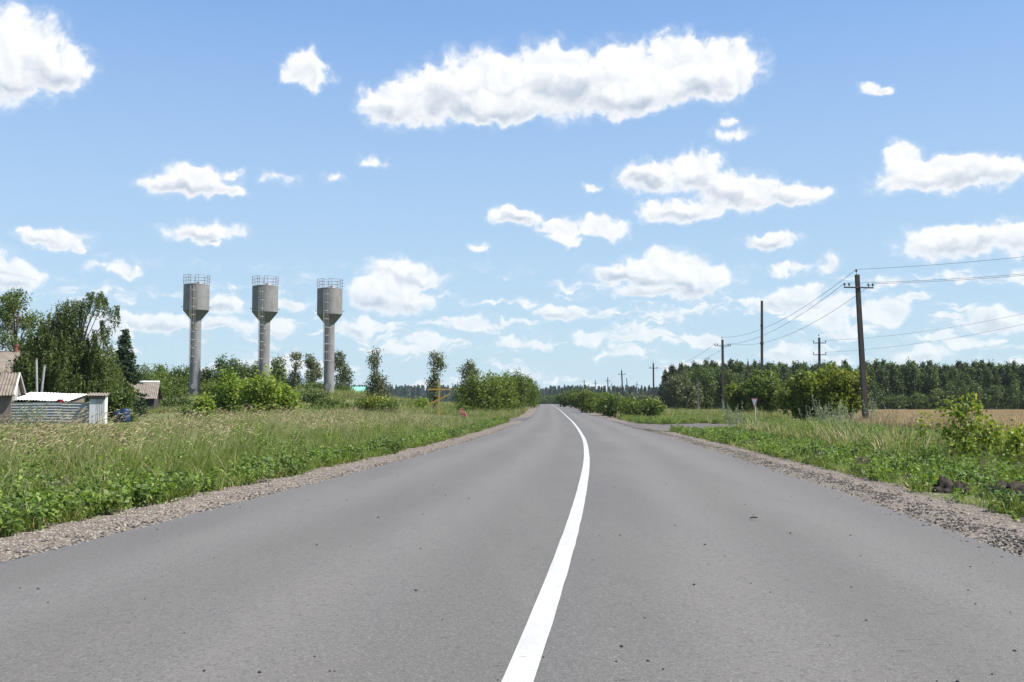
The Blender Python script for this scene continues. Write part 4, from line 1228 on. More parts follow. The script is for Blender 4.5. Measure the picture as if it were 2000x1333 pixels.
    N.link(n2, bp.inputs['Height']); N.link(bp.outputs[0], b.inputs['Normal'])
    me.materials.append(mw)
    o = link('wheat_field', me); tag(o, 'ripe golden wheat field in front of the plantation', None, kind='structure')
    wt = [tuft_grass(580 + i, 46, .5, .5, .25, .03, 'wheat', (.08, 0), dmat='wheat', dry=10) for i in range(3)]
    n = 34000
    x = rng.uniform(17, 130, n); y = rng.uniform(46, 214, n)
    k = (x > wx0(y) - .6) & in_view(x, y) & (rng.uniform(0, 1, n) < np.clip(70 / y, 0, 1))
    x, y = x[k], y[k]
    rot = np.stack([rng.normal(0, .1, len(x)), rng.normal(0, .1, len(x)), rng.uniform(0, 6.28, len(x))], -1)
    scatter('wheat_stalks', np.stack([x, y, T(x, y) - .02], -1), rot, rng.uniform(.8, 1.15, len(x)), rng.integers(0, 3, len(x)), wt, 'ripe golden wheat stalks', 'wheat')

    # ---- rest of the plantation behind its front rows, and the far woods
    n = 900
    x = rng.uniform(38, 190, n); y = rng.uniform(224, 262, n)
    rot = np.stack([0 * x, 0 * x, rng.uniform(0, 6.28, n)], -1)
    s = rng.uniform(.85, 1.12, n)
    scatter('plantation_wood', np.stack([x, y, T(x, y)], -1), rot, s, rng.integers(0, len(WOOD), n), WOOD, 'dark mass of the plantation behind its front rows', 'wood')
    farw = []
    for i in range(5):
        r2 = np.random.default_rng(600 + i)
        P = []; D = []
        for k in range(34):
            t0 = k / 33; rad = 2.7 * (1 - t0) ** .7 + .15
            a = r2.uniform(0, 6.28, 9)
            P.append(np.stack([np.cos(a) * rad * .8, np.sin(a) * rad * .8, np.full(9, 1 + 17 * t0) + r2.normal(0, .3, 9)], -1)); D.append(np.stack([np.cos(a), np.sin(a), np.full(9, .3)], -1))
        v, f = leaf_quads(np.concatenate(P), 1.5, r2, .3, .7, np.concatenate(D))
        farw.append(mesh_np('far_tree', v, f, (M['needle'] if i < 4 else M['leaf_wood'],)))
    xs = []; ys = []
    for (x0, x1, y0, y1, n) in [(-420, 90, 1150, 1260, 1700), (30, 330, 800, 880, 800)]:
        xs.append(rng.uniform(x0, x1, n)); ys.append(rng.uniform(y0, y1, n))
    x = np.concatenate(xs); y = np.concatenate(ys)
    s = rng.uniform(.72, 1.12, len(x)) * np.where(y > 1000, 1.0, .72)
    scatter('far_forest', np.stack([x, y, T(x, y) - .5], -1), np.stack([0 * x, 0 * x, rng.uniform(0, 6.28, len(x))], -1), s, rng.integers(0, 5, len(x)), farw, 'dark blue forest along the horizon', 'forest')

    # ---- loose stones on the shoulders
    def stone(seed, flat):
        r2 = np.random.default_rng(seed)
        bm = bmesh.new(); bmesh.ops.create_icosphere(bm, subdivisions=1, radius=1.0)
        for v in bm.verts:
            v.co *= r2.uniform(.7, 1.15); v.co.z *= flat
        me = bpy.data.meshes.new('stone'); bm.to_mesh(me); bm.free()
        return me
    m1 = leaf_mat('stone_pale', (0.115, 0.096, 0.078), (0.31, 0.27, 0.23), None, 0.0, rough=.9, spec=.1, nscale=.4)
    m2 = leaf_mat('stone_dark', (0.030, 0.028, 0.027), (0.085, 0.080, 0.076), None, 0.0, rough=.9, spec=.1, nscale=.4)
    sp = [stone(700 + i, .55) for i in range(5)]
    sd = [stone(710 + i, .6) for i in range(4)]
    for s_ in sp: s_.materials.append(m1)
    for s_ in sd: s_.materials.append(m2)
    def stones(name, n, fx, src, label, smin, smax, ymax=70, fall=14):
        y = 5 + (ymax - 5) * rng.uniform(0, 1, n) ** 1.6
        x = fx(y, rng.uniform(0, 1, n), rng.normal(0, 1, n))
        k = in_view(x, y, 30); x, y = x[k], y[k]
        z = np.maximum(shoulder_z(x, y), np.where((x > XL(y)) & (x < XR(y)), ZR(y) - .02, -9))
        s = np.exp(rng.uniform(math.log(smin), math.log(smax), len(x)))
        scatter(name, np.stack([x, y, z], -1), np.stack([rng.normal(0, .3, len(x)), rng.normal(0, .3, len(x)), rng.uniform(0, 6.28, len(x))], -1), s, rng.integers(0, len(src), len(x)), src, label, 'gravel')
    stones('left_gravel', 30000, lambda y, u, g: XL(y) + .05 - SHL * 1.14 * u, sp, 'loose pale stones on the left shoulder', .004, .019)
    stones('left_dark_gravel', 5000, lambda y, u, g: XL(y) + .03 - .30 * np.abs(g) * .6, sd, 'crumbs of dark asphalt along the left road edge', .005, .024)
    stones('right_gravel', 30000, lambda y, u, g: XR(y) - .05 + SHR * 1.12 * u, sp, 'loose pale stones on the right shoulder', .004, .017)
    stones('right_dark_gravel', 9500, lambda y, u, g: XR(y) + .40 + .20 * g + .10 * np.sin(y * .5), sd, 'band of dark asphalt crumbs on the right shoulder', .006, .024)
vegetation()

# ------------------------------------------------------------------ buildings and yard on the left
M['slate'] = simple_mat('weathered_slate', (0.215, 0.183, 0.152), (0.14, 0.120, 0.10), 2.2, .9, bump=.3, bscale=20, spec=.15, streak=((0.10, 0.085, 0.065), (1.5, .3, 1), 2.5, .6))
M['slate_new'] = simple_mat('pale_slate', (0.66, 0.66, 0.65), (0.56, 0.56, 0.55), 3, .8, spec=.2)
M['old_wood'] = simple_mat('old_wood', (0.19, 0.16, 0.135), (0.11, 0.092, 0.078), 7, .9, bump=.4, bscale=30, stretch=(3, 3, .4))
M['dark_wood'] = simple_mat('dark_wood', (0.05, 0.042, 0.036), (0.028, 0.024, 0.021), 6, .9)
M['white_board'] = simple_mat('white_board', (0.74, 0.74, 0.72), (0.62, 0.62, 0.60), 4, .7, stretch=(4, 4, .5))
M['zinc'] = simple_mat('zinc_sheet', (0.37, 0.385, 0.39), (0.30, 0.31, 0.315), 3, .55, metal=.08, spec=.5)
M['grey_door'] = simple_mat('grey_door', (0.42, 0.45, 0.48), (0.36, 0.39, 0.42), 4, .6)
M['brick_red'] = simple_mat('red_chimney', (0.22, 0.06, 0.04), (0.14, 0.045, 0.035), 12, .9)
M['log_wall'] = simple_mat('log_wall', (0.16, 0.125, 0.095), (0.10, 0.08, 0.06), 6, .9)
M['blue_plastic'] = simple_mat('blue_plastic', (0.016, 0.040, 0.11), (0.012, 0.03, 0.085), 4, .45)
M['red_plastic'] = simple_mat('red_plastic', (0.45, 0.03, 0.03), (0.35, 0.025, 0.025), 4, .45)
M['concrete_pipe'] = simple_mat('pale_pipe', (0.30, 0.30, 0.29), (0.22, 0.22, 0.215), 6, .8)
M['turquoise'] = simple_mat('turquoise_roof', (0.22, 0.56, 0.42), (0.18, 0.47, 0.36), 1.5, .7)
M['pale_wall'] = simple_mat('pale_wall', (0.52, 0.49, 0.44), (0.42, 0.40, 0.36), 2, .9)

def corrugated(w, L, period, amp, th=.012, nl=2, name='roof_sheet'):
    n = max(8, int(round(w / period)) * 8)
    us = np.linspace(0, w, n + 1)
    zs = amp * np.sin(us / period * 2 * np.pi)
    V = []; F = []
    for s, dz in ((0, 0), (1, -th)):
        for v in (0, L):
            V += [(u, v, z + dz) for u, z in zip(us, zs)]
    m = n + 1
    for i in range(n):
        F.append((i, i + 1, m + i + 1, m + i)); F.append((2 * m + i + 1, 2 * m + i, 3 * m + i, 3 * m + i + 1))
        F.append((i + 1, i, 2 * m + i, 2 * m + i + 1)); F.append((m + i, m + i + 1, 3 * m + i + 1, 3 * m + i))
    F.append((0, m, 3 * m, 2 * m)); F.append((n, 2 * m + n, 3 * m + n, m + n))
    me = bpy.data.meshes.new(name); me.from_pydata([tuple(p) for p in V], [], F); me.update()
    return me

def frame_matrix(o, ux, uy):
    """local x along ux, local y along uy (made square), origin o"""
    ux = Vector(ux).normalized(); uz = ux.cross(Vector(uy)).normalized(); uy = uz.cross(ux)
    m = Matrix((ux, uy, uz)).transposed().to_4x4(); m.translation = Vector(o)
    return m

def sheet_roof(parent, origin, ux, uy, W, L, mat, sw=1.1, sl=1.7, period=.15, amp=.025, rng=None, pname='roof_sheet', clip=None):
    """lays separate corrugated sheets on a slope: origin at the eave corner, ux along the eave, uy up the slope (parent space)"""
    rng = rng or random.Random(1)
    nx = max(1, int(math.ceil(W / sw))); ny = max(1, int(math.ceil(L / sl)))
    cw, cl = W / nx, L / ny
    me = corrugated(cw + .07, cl + .10, period, amp); me.materials.append(mat)
    base = frame_matrix(origin, ux, uy)
    for j in range(ny):
        for i in range(nx):
            if clip and not clip((i + .5) * cw, (j + .5) * cl): continue
            o = link(pname, me, parent)
            loc = Matrix.Translation((i * cw - .02, j * cl - .05, .012 * j + .013 * (i % 2) + rng.uniform(0, .008)))
            o.matrix_parent_inverse = Matrix.Identity(4)
            o.matrix_local = base @ loc @ Matrix.Rotation(rng.uniform(-.012, .012), 4, 'Z')

def buildings():
    rng = random.Random(4)
    # ---- house with a hipped slate roof (right end in view)
    Y = 71.0
    eR = at(71, 768, 69.0); rR = at(40, 688, 73.0)
    g = Tz(eR.x, Y)
    root = empty('house', (eR.x, 69.0, g)); tag(root, 'old house with a weathered corrugated slate roof and red chimney pipe', 'house')
    O = Vector((eR.x, 69.0, g))
    eR = eR - O; rR = rR - O
    Lw = 11.0
    eL = eR + Vector((-Lw, 0, 0)); rL = rR + Vector((-Lw + 5.5, 0, 0))
    back = Vector((eR.x, 2 * rR.y - eR.y, eR.z)); backL = back + Vector((-Lw, 0, 0))
    slope = Vector((0, rR.y - eR.y, rR.z - eR.z)); SL = slope.length
    hipx = (eR.x - rR.x)
    sheet_roof(root, eL, (1, 0, 0), slope, Lw, SL, M['slate'], 1.0, 1.35, .15, .024, rng, clip=lambda u, v: u < Lw - hipx * v / SL + .3)
    mb = MB(); mb.add([eR, back, rR, rR + Vector((0, 0, -.06)), eR + Vector((0, 0, -.06)), back + Vector((0, 0, -.06))], [(0, 1, 2), (5, 4, 3), (0, 2, 3, 4), (1, 0, 4, 5), (2, 1, 5, 3)])
    mb.build('hip_slope', M['slate'], root)
    mb = MB(); mb.add([back, backL, rL, rR], [(0, 1, 2, 3)]); mb.build('back_slope', M['slate'], root)
    mb = MB(); mb.tube([rL + Vector((0, 0, .03)), rR + Vector((0, 0, .03)), ], .07, 8); mb.tube([rR + Vector((0, 0, .03)), eR + Vector((0, 0, .03))], .06, 8); mb.build('ridge_cap', M['slate'], root, smooth=True)
    wz = eR.z - .05
    mb = MB(); mb.box(((eR.x + eL.x) / 2 - .1, (eR.y + back.y) / 2, wz / 2), (Lw - .8, back.y - eR.y - .8, wz)); mb.build('wall', M['log_wall'], root)
    mb = MB(); mb.box((eR.x - Lw / 2, eR.y - .02, eR.z - .09), (Lw, .05, .14)); mb.build('eave_board', M['dark_wood'], root)
    c = at(31, 686, 73) - O
    mb = MB(); mb.tube([c + Vector((0, 0, -.5)), c + Vector((0, 0, .38))], .13, 10); mb.tube([c + Vector((0, 0, .36)), c + Vector((0, 0, .44))], .17, 10); mb.build('chimney', M['brick_red'], root, smooth=True)

    # ---- small gabled shed at the frame edge
    fe = at(27, 772, 57.0); be = at(50, 767, 59.5); rd = at(38, 730, 58.2)
    O = Vector((fe.x, fe.y, Tz(fe.x, fe.y)))
    root = empty('gabled_shed', O); tag(root, 'small shed with a steep pale corrugated gable roof at the left frame edge', 'shed')
    fe, be, rd = fe - O, be - O, rd - O
    be.z = fe.z
    e = (be - fe); nrm = Vector((e.y, -e.x, 0)).normalized(); left = -nrm
    Ls = 3.6
    sheet_roof(root, fe + left * Ls, -left, rd - fe, Ls, (rd - fe).length, M['slate'], .95, 1.2, .16, .028, rng)
    sheet_roof(root, be, left, rd - be, Ls, (rd - be).length, M['slate'], .95, 1.2, .16, .028, rng)
    mid = (fe + be) / 2
    ins = left * .16
    mb = MB(); a, b2, c = fe + ins + e * .12, be + ins - e * .12, rd + ins + Vector((0, 0, -.12)); lo = Vector((0, 0, -fe.z))
    mb.add([a, b2, c, a + left * .05, b2 + left * .05, c + left * .05], [(0, 1, 2), (5, 4, 3), (0, 3, 4, 1), (1, 4, 5, 2), (2, 5, 3, 0)]); mb.build('gable', M['old_wood'], root)
    cc = mid + ins + left * (Ls / 2)
    rot = Matrix.Rotation(math.atan2(left.y, left.x), 3, 'Z')
    mb = MB(); mb.box((cc.x, cc.y, fe.z / 2), (Ls - .1, e.length * .76, fe.z), rot); mb.build('wall', M['old_wood'], root)
    for p, q in ((fe, rd), (be, rd)):
        mb = MB(); mb.beam(p + nrm * .03, q + nrm * .03, .05, .13); mb.build('rake_board', M['white_board'] if p is fe else M['concrete_pipe'], root)
    b0 = fe + ins + e * .22 - left * .04
    for k in range(3):
        mb = MB(); p = b0 + e * (.075 * k); mb.beam(p + Vector((0, 0, -.3)), p + Vector((0, 0, .28 + .42 * k / 2)), .16, .02); mb.build('plank', M['white_board'], root)

    # ---- woodshed with white slate roof behind a ribbed zinc fence
    fl = at(18, 780, 58.0); fr = at(134, 784, 58.0); bl = at(48, 767.5, 60.6)
    O = Vector((fr.x, 58.0, Tz(fr.x, 58.0)))
    root = empty('woodshed', O); tag(root, 'low woodshed with a bright white corrugated lean-to roof', 'shed')
    fl, fr, bl = fl - O, fr - O, bl - O
    W = fr.x - fl.x; sl = Vector((0, bl.y - fl.y, bl.z - fl.z))
    sheet_roof(root, fl, (1, (fr.y - fl.y) / W, (fr.z - fl.z) / W), sl, W, sl.length, M['slate_new'], 1.05, 1.5, .175, .026, rng)
    for i in range(5):
        x = fl.x + W * (i + .25) / 5
        mb = MB(); mb.beam((x, .3, -.1), (x, .3, fl.z - .05), .09); mb.build('post', M['old_wood'], root)
    mb = MB(); mb.box((-W / 2, bl.y - .25, bl.z / 2 - .1), (W - .1, .04, bl.z - .1)); mb.build('back_wall', M['dark_wood'], root)
    for i, x in enumerate((fl.x + .1, fr.x - .1)):
        mb = MB(); mb.add([(x, .35, -.05), (x, bl.y - .3, -.05), (x, bl.y - .3, bl.z - .12), (x, .35, fl.z - .1), (x + .03, .35, -.05), (x + .03, bl.y - .3, -.05), (x + .03, bl.y - .3, bl.z - .12), (x + .03, .35, fl.z - .1)],
                          [(0, 1, 2, 3), (7, 6, 5, 4), (0, 4, 5, 1), (1, 5, 6, 2), (2, 6, 7, 3), (3, 7, 4, 0)]); mb.build('side_wall', M['old_wood'], root)
    # fence sheets: ribs run level
    f0 = at(8, 828, 57.4); f1 = at(176, 829, 57.4)
    O = Vector((f0.x, 57.4, Tz(f0.x, 57.4)))
    root = empty('zinc_fence', O); tag(root, 'blue grey fence of ribbed zinc sheets in front of the woodshed', 'fence')
    Wf = f1.x - f0.x; Hf = Z_at(787, 57.4) - O.z
    ns = 3
    me = corrugated(Hf, Wf / ns + .04, .155, .028, .006, name='zinc_sheet'); me.materials.append(M['zinc'])
    for i in range(ns):
        o = link('zinc_sheet', me, root)
        z0 = Tz(O.x + Wf * i / ns, 57.4) - O.z
        o.matrix_local = Matrix.Translation((Wf * i / ns - .02, -.012 * (i % 2), z0 + .02)) @ frame_matrix((0, 0, 0), (0, 0, 1), (1, 0, 0)) @ Matrix.Rotation(.008 * (i - 1), 4, 'Z')
    for i in range(5):
        x = Wf * i / 4
        mb = MB(); mb.beam((x, .08, -.3), (x, .08, Hf + .08), .08); mb.build('post', M['old_wood'], root)
    p = at(114, 786, 57.7)
    root = empty('red_bucket', (p.x, p.y + .25, Tz(p.x, p.y) + 1.12)); tag(root, 'small red bucket hanging behind the zinc fence', 'bucket')
    mb = MB(); mb.lathe([(.11, 0), (.15, .26), (.155, .27), (.14, .265), (.10, .02)], 14); mb.build('body', M['red_plastic'], root, smooth=True)
    mb = MB(); mb.tube([(-.15, 0, .26), (-.1, 0, .38), (0, 0, .42), (.1, 0, .38), (.15, 0, .26)], .008, 6); mb.build('handle', M['zinc'], root)

    # ---- outhouse
    a = at(176, 828, 57.2); b2 = at(204, 828, 57.2); H = Z_at(774, 57.2) - Tz(a.x, 57.2)
    O = Vector((b2.x, 57.2, Tz(b2.x, 57.2)))
    root = empty('outhouse', O); tag(root, 'little outhouse with a grey door and white side wall', 'shed')
    Wd = b2.x - a.x; D = 1.25; yaw = Matrix.Rotation(R(14), 3, 'Z')
    root.rotation_euler = (0, 0, R(16))
    mb = MB(); mb.box((-Wd / 2, D / 2, H / 2), (Wd - .02, D - .06, H)); mb.build('core', M['dark_wood'], root)
    mb = MB(); mb.box((.005, D / 2, H / 2 - .01), (.03, D, H - .02)); mb.build('side_wall', M['white_board'], root)
    mb = MB(); mb.box((-Wd + .17, -.0, H * .44), (.34, .04, H * .88)); mb.build('door_panel', M['grey_door'], root)
    me = corrugated(Wd - .36, H * .88, .09, .012, .005, name='front_sheet'); me.materials.append(M['zinc'])
    o = link('front_sheet', me, root); o.matrix_local = frame_matrix((-Wd + .35, -.02, 0), (1, 0, 0), (0, 0, 1))
    mb = MB(); mb.box((-Wd / 2, -.015, H * .94), (Wd, .03, H * .09)); mb.build('lintel', M['old_wood'], root)
    me = corrugated(Wd + .3, D + .35, .15, .024, name='roof_sheet'); me.materials.append(M['slate'])
    o = link('roof_sheet', me, root); o.matrix_local = frame_matrix((-Wd - .15, -.2, H + .02), (1, 0, 0), (0, 1, .10))
    # pale pipes
    for i, (px0, py0, px1, py1, lab) in enumerate([(72, 768, 71, 702, 'straight pale pipe post behind the woodshed'), (81, 768, 87, 714, 'leaning pale pipe post right of the straight one')]):
        t = at(px1, py1, 61.6); bt = at(px0, py0, 61.6)
        g = Tz(bt.x, 61.6)
        d = (t - bt); base = bt + d * ((g - .1 - bt.z) / d.z)
        root = empty('pipe_post', base); tag(root, lab, 'post')
        mb = MB(); mb.tube([(0, 0, 0), t - base], [.075, .068], 10); mb.build('pipe', M['concrete_pipe'], root, smooth=True)
        mb = MB(); mb.tube([(t - base) * .995, (t - base) * 1.012], .085, 10); mb.build('cap', M['old_wood'], root)
    # blue barrels
    for i, (px, py, lab, h, r) in enumerate([(244, 826, 'upright blue plastic barrel right of the outhouse', .78, .29), (231, 824, 'darker blue barrel half hidden beside the outhouse', .66, .26)]):
        p = at(px, py, 60.5 + i * .5); g = Tz(p.x, p.y)
        root = empty('blue_barrel', (p.x, p.y, g)); tag(root, lab, 'barrel')
        mb = MB(); mb.lathe([(r * .9, 0), (r, .04), (r, h * .32), (r * 1.05, h * .34), (r * 1.05, h * .37), (r, h * .39), (r, h * .64), (r * 1.05, h * .66), (r * 1.05, h * .69), (r, h * .71), (r, h * .96), (r * .92, h)], 20); mb.build('body', M['blue_plastic'], root, smooth=True)
        mb = MB(); mb.lathe([(r * .93, h), (r * .93, h + .03), (r * .7, h + .035)], 20); mb.build('lid', M['blue_plastic'], root)
    # ---- barn with slate roof
    e0 = at(276, 779, 93); e1 = at(327, 779, 93); r1 = at(334, 748, 96.2); r0 = at(262, 748, 96.2)
    O = Vector((e1.x, 93, Tz(e1.x, 93)))
    root = empty('slate_barn', O, R(15)); tag(root, 'long low barn with a grey slate roof and pale ridge', 'barn')
    e0, e1, r0, r1 = e0 - O, e1 - O, r0 - O, r1 - O
    e1.x = r1.x - .15; e0.x = r0.x - 3; r0.x -= 3
    up = Vector((0, r1.y - e1.y, r1.z - e1.z)); W = e1.x - e0.x
    sheet_roof(root, e0, (1, 0, 0), up, W, up.length, M['slate'], 1.1, 1.75, .16, .025, rng)
    be = Vector((e1.x, 2 * r1.y - e1.y, e1.z))
    sheet_roof(root, be, (-1, 0, 0), Vector((0, -(r1.y - e1.y), r1.z - e1.z)), W, up.length, M['slate'], 1.1, 1.75, .16, .025, rng)
    mb = MB(); mb.tube([r0 + Vector((0, 0, .06)), Vector((e1.x, r1.y, r1.z + .06))], .11, 8); mb.build('ridge_cap', M['slate_new'], root, smooth=True)
    xg = e1.x - .25
    mb = MB(); mb.add([(xg, e1.y + .2, -.6), (xg, be.y - .2, -.6), (xg, be.y - .2, e1.z), (xg, r1.y, r1.z - .1), (xg, e1.y + .2, e1.z), (e0.x, e1.y + .2, -.6), (e0.x, be.y - .2, -.6), (e0.x, be.y - .2, e1.z), (e0.x, r1.y, r1.z - .1), (e0.x, e1.y + .2, e1.z)],
                      [(0, 1, 2, 3, 4), (9, 8, 7, 6, 5), (0, 4, 9, 5), (1, 6, 7, 2)]); mb.build('wall', M['dark_wood'], root)
    # ---- far barns left of and right of the third tower
    for i, (px0, px1, pyr, pye, Y, mat, lab) in enumerate([(640, 708, 756, 768, 165, 'turquoise', 'low barn with a turquoise roof right of the third tower'), (566, 602, 755, 767, 168, 'slate_new', 'whitish roofed shed between the maples and the third tower')]):
        a = at(px0, pye, Y); b2 = at(px1, pye, Y); rr = at(px1, pyr, Y + 4)
        O = Vector((b2.x, Y, Tz(b2.x, Y)))
        root = empty('distant_barn', O); tag(root, lab, 'barn')
        a, b2, rr = a - O, b2 - O, rr - O
        W = b2.x - a.x
        sheet_roof(root, a, (1, 0, 0), Vector((0, 4, rr.z - a.z)), W, math.hypot(4, rr.z - a.z), M[mat], 1.8, 2.2, .45, .03, rng)
        sheet_roof(root, (b2.x, 8, a.z), (-1, 0, 0), Vector((0, -4, rr.z - a.z)), W, math.hypot(4, rr.z - a.z), M[mat], 1.8, 2.2, .45, .03, rng)
        mb = MB(); mb.box((a.x + W / 2, 4, a.z / 2 - .3), (W - .3, 7.4, abs(a.z) + .5)); mb.build('wall', M['pale_wall'], root)
        if i == 0:
            mb = MB(); c = at(683, 765, Y + 2) - O; mb.tube([c + Vector((0, 0, -.3)), c + Vector((0, 0, .75))], .1, 8); mb.build('stove_pipe', M['dark_wood'], root)
buildings()

# ------------------------------------------------------------------ water towers
def tower_mats():
    m, N, b = new_mat('tower_steel')
    tc = N.n('ShaderNodeTexCoord').outputs['Object']
    oi = N.n('ShaderNodeObjectInfo'); tc = N.vmath('ADD', tc, N.vmath('MULTIPLY', oi.outputs['Location'], (.37, .0, .0)))
    n1 = N.noise(N.vmath('MULTIPLY', tc, (1, 1, .18)), 2.2, 6, .6); n2 = N.noise(tc, .9, 4, .5)
    c = N.mix(N.smooth(n2, .35, .65), (0.20, 0.20, 0.193), (0.165, 0.166, 0.162))
    c = N.mix(N.smooth(n1, .50, .70, 0, .6), c, (0.125, 0.105, 0.085))
    N.link(c, b.inputs['Base Color']); b.inputs['Roughness'].default_value = .62; b.inputs['Metallic'].default_value = .0; b.inputs['Specular IOR Level'].default_value = .4
    return m
M['steel'] = tower_mats()
M['steel_dark'] = simple_mat('ladder_steel', (0.22, 0.19, 0.17), (0.15, 0.12, 0.10), 6, .7, metal=.3)
M['steel_pale'] = simple_mat('pale_steel', (0.50, 0.50, 0.49), (0.40, 0.40, 0.39), 6, .6)
def water_tower(px_base, py_base, px_top, py_tank_top, Y, label, seed):
    X = X_at((px_base + px_top) / 2, Y, 650)
    X = X_at(px_base, Y, py_base)
    g = Z_at(py_base, Y); zt = Z_at(py_tank_top, Y)
    H = zt - g
    root = empty('water_tower', (X, Y, g)); tag(root, label, 'water tower', 'three steel water towers')
    root.rotation_euler = (0, 0, math.atan2(-Y, -X) + math.pi / 2)
    rc, rt = .62, 1.50
    z_cone0 = H - 4.15; z_cone1 = H - 3.08
    mb = MB(); mb.lathe([(rc, -1.2), (rc, z_cone0 + .1)], 40); mb.build('column', M['steel'], root, smooth=True)
    mb = MB(); mb.lathe([(rc + .02, z_cone0), (rc + .05, z_cone0 + .03), (rt, z_cone1)], 48); mb.build('cone', M['steel'], root, smooth=True)
    tk = MB(); tk.lathe([(rt, z_cone1), (rt, H), (.5, H + .14), (.02, H + .16)], 48)
    tank = tk.build('tank', M['steel'], root, smooth=True)
    for zz, r_ in ((2.9, rc), (6.1, rc), (z_cone1 + .02, rt), (z_cone1 + 1.55, rt), (H - .04, rt)):
        mb = MB(); mb.lathe([(r_ - .01, zz - .03), (r_ + .010, zz - .02), (r_ + .010, zz + .02), (r_ - .01, zz + .03)], 48); mb.build('weld_seam', M['steel'], root, smooth=True, angle=25)
    mb = MB(); mb.lathe([(.30, H + .13), (.30, H + .34), (.33, H + .34), (.33, H + .38), (.05, H + .40)], 16, (.3, .2, 0)); mb.build('hatch', M['steel_pale'], tank, smooth=True)
    for s in (-1, 1):
        mb = MB(); mb.box((s * (rt + .09), -.1, z_cone1 + .38), (.20, .10, .05)); mb.box((s * (rt + .17), -.1, z_cone1 + .43), (.05, .14, .13)); mb.build('bracket', M['steel_dark'], root)
    # ladder in front, slightly left: two stringers, rungs, standoffs
    a = R(-104)
    nx, ny = math.cos(a), math.sin(a); tx, ty = -ny, nx
    rl = rt + .14; zb = 3.6 + seed * .1; zl = H + 1.15
    def lp(s, z, r=rl): return (nx * r + tx * s, ny * r + ty * s, z)
    ld = MB()
    for s in (-.30, .30): ld.tube([lp(s, zb), lp(s, zl)], .026, 6)
    z = zb + .1
    while z < zl: ld.tube([lp(-.30, z), lp(.30, z)], .012, 5, caps=False); z += .30
    lad = ld.build('ladder', M['steel_dark'], root)
    cg = MB(); z = z_cone0 - 4.5
    while z < H - .2:
        pts = [lp(.30 * math.cos(t), z, rl + .62 * math.sin(t)) for t in np.linspace(0, math.pi, 9)]
        cg.tube(pts, .018, 5); z += .98
    for s in (-.21, 0, .21): cg.tube([lp(s, z_cone0 - 4.5, rl + .62 * math.sqrt(1 - (s / .3) ** 2)), lp(s, H - .3, rl + .62 * math.sqrt(1 - (s / .3) ** 2))], .010, 5)
    cg.build('safety_cage', M['steel_pale'], lad)
    so = MB(); z = zb + .4
    while z < z_cone0 - .2:
        for s in (-.30, .30): so.tube([lp(s, z), (nx * .55 + tx * s * 1.1, ny * .55 + ty * s * 1.1, z)], .02, 5)
        z += 1.96
    so.build('standoff', M['steel_pale'], lad)
    # railing round the tank roof
    rr = MB(); n = 8
    for k in range(n):
        t = 2 * math.pi * (k + .5) / n + a
        rr.tube([(rt * math.cos(t) * .99, rt * math.sin(t) * .99, H - .05), (rt * 1.02 * math.cos(t), rt * 1.02 * math.sin(t), H + 1.1)], .024, 6)
    for zz in (.38, .74, 1.1):
        pts = [(rt * 1.02 * math.cos(t), rt * 1.02 * math.sin(t), H + zz) for t in np.linspace(a + .22, a + 2 * math.pi - .22, 40)]
        rr.tube(pts, .022, 6)
    rr.build('railing', M['steel_dark'], root)
    # manhole at the foot and riser pipe
    mb = MB(); nrm = Vector((math.cos(R(-96)), math.sin(R(-96)), 0)); c = nrm * (rc - .02) + Vector((0, 0, 1.15))
    mb.tube([c, c + nrm * .10], .33, 22); mb.tube([c + nrm * .10, c + nrm * .13], .37, 22); mb.build('manhole', M['steel'], root, smooth=True, angle=30)
    return root
water_tower(380, 774, 384, 557, 122, 'leftmost of three grey steel water towers, rising from the grassy mound', 0)
water_tower(515, 776, 518.5, 560, 121, 'middle one of three grey water towers, its foot hidden by bushes', 1)
water_tower(642, 774, 648, 565, 122.5, 'rightmost of three grey water towers, nearest the wooden cross', 2)

# ------------------------------------------------------------------ poles and wires
M['pole'] = simple_mat('old_concrete_pole', (0.062, 0.054, 0.047), (0.040, 0.035, 0.031), 5, .9, bump=.4, bscale=30, stretch=(2, 2, .3))
M['pole_grey'] = simple_mat('grey_pole', (0.135, 0.128, 0.12), (0.09, 0.085, 0.08), 5, .9, stretch=(2, 2, .3))
M['pole_blue'] = simple_mat('blue_paint', (0.05, 0.105, 0.24), (0.09, 0.13, 0.22), 9, .8)
M['iron'] = simple_mat('dark_iron', (0.035, 0.035, 0.037), (0.025, 0.025, 0.026), 6, .7, metal=.2)
M['glass_ins'] = simple_mat('dark_insulator', (0.03, 0.032, 0.035), (0.02, 0.02, 0.02), 6, .3, spec=.6)
M['wire'] = simple_mat('wire', (0.055, 0.058, 0.062), (0.045, 0.045, 0.05), 3, .6, metal=.3)
POLE_TOPS = {}
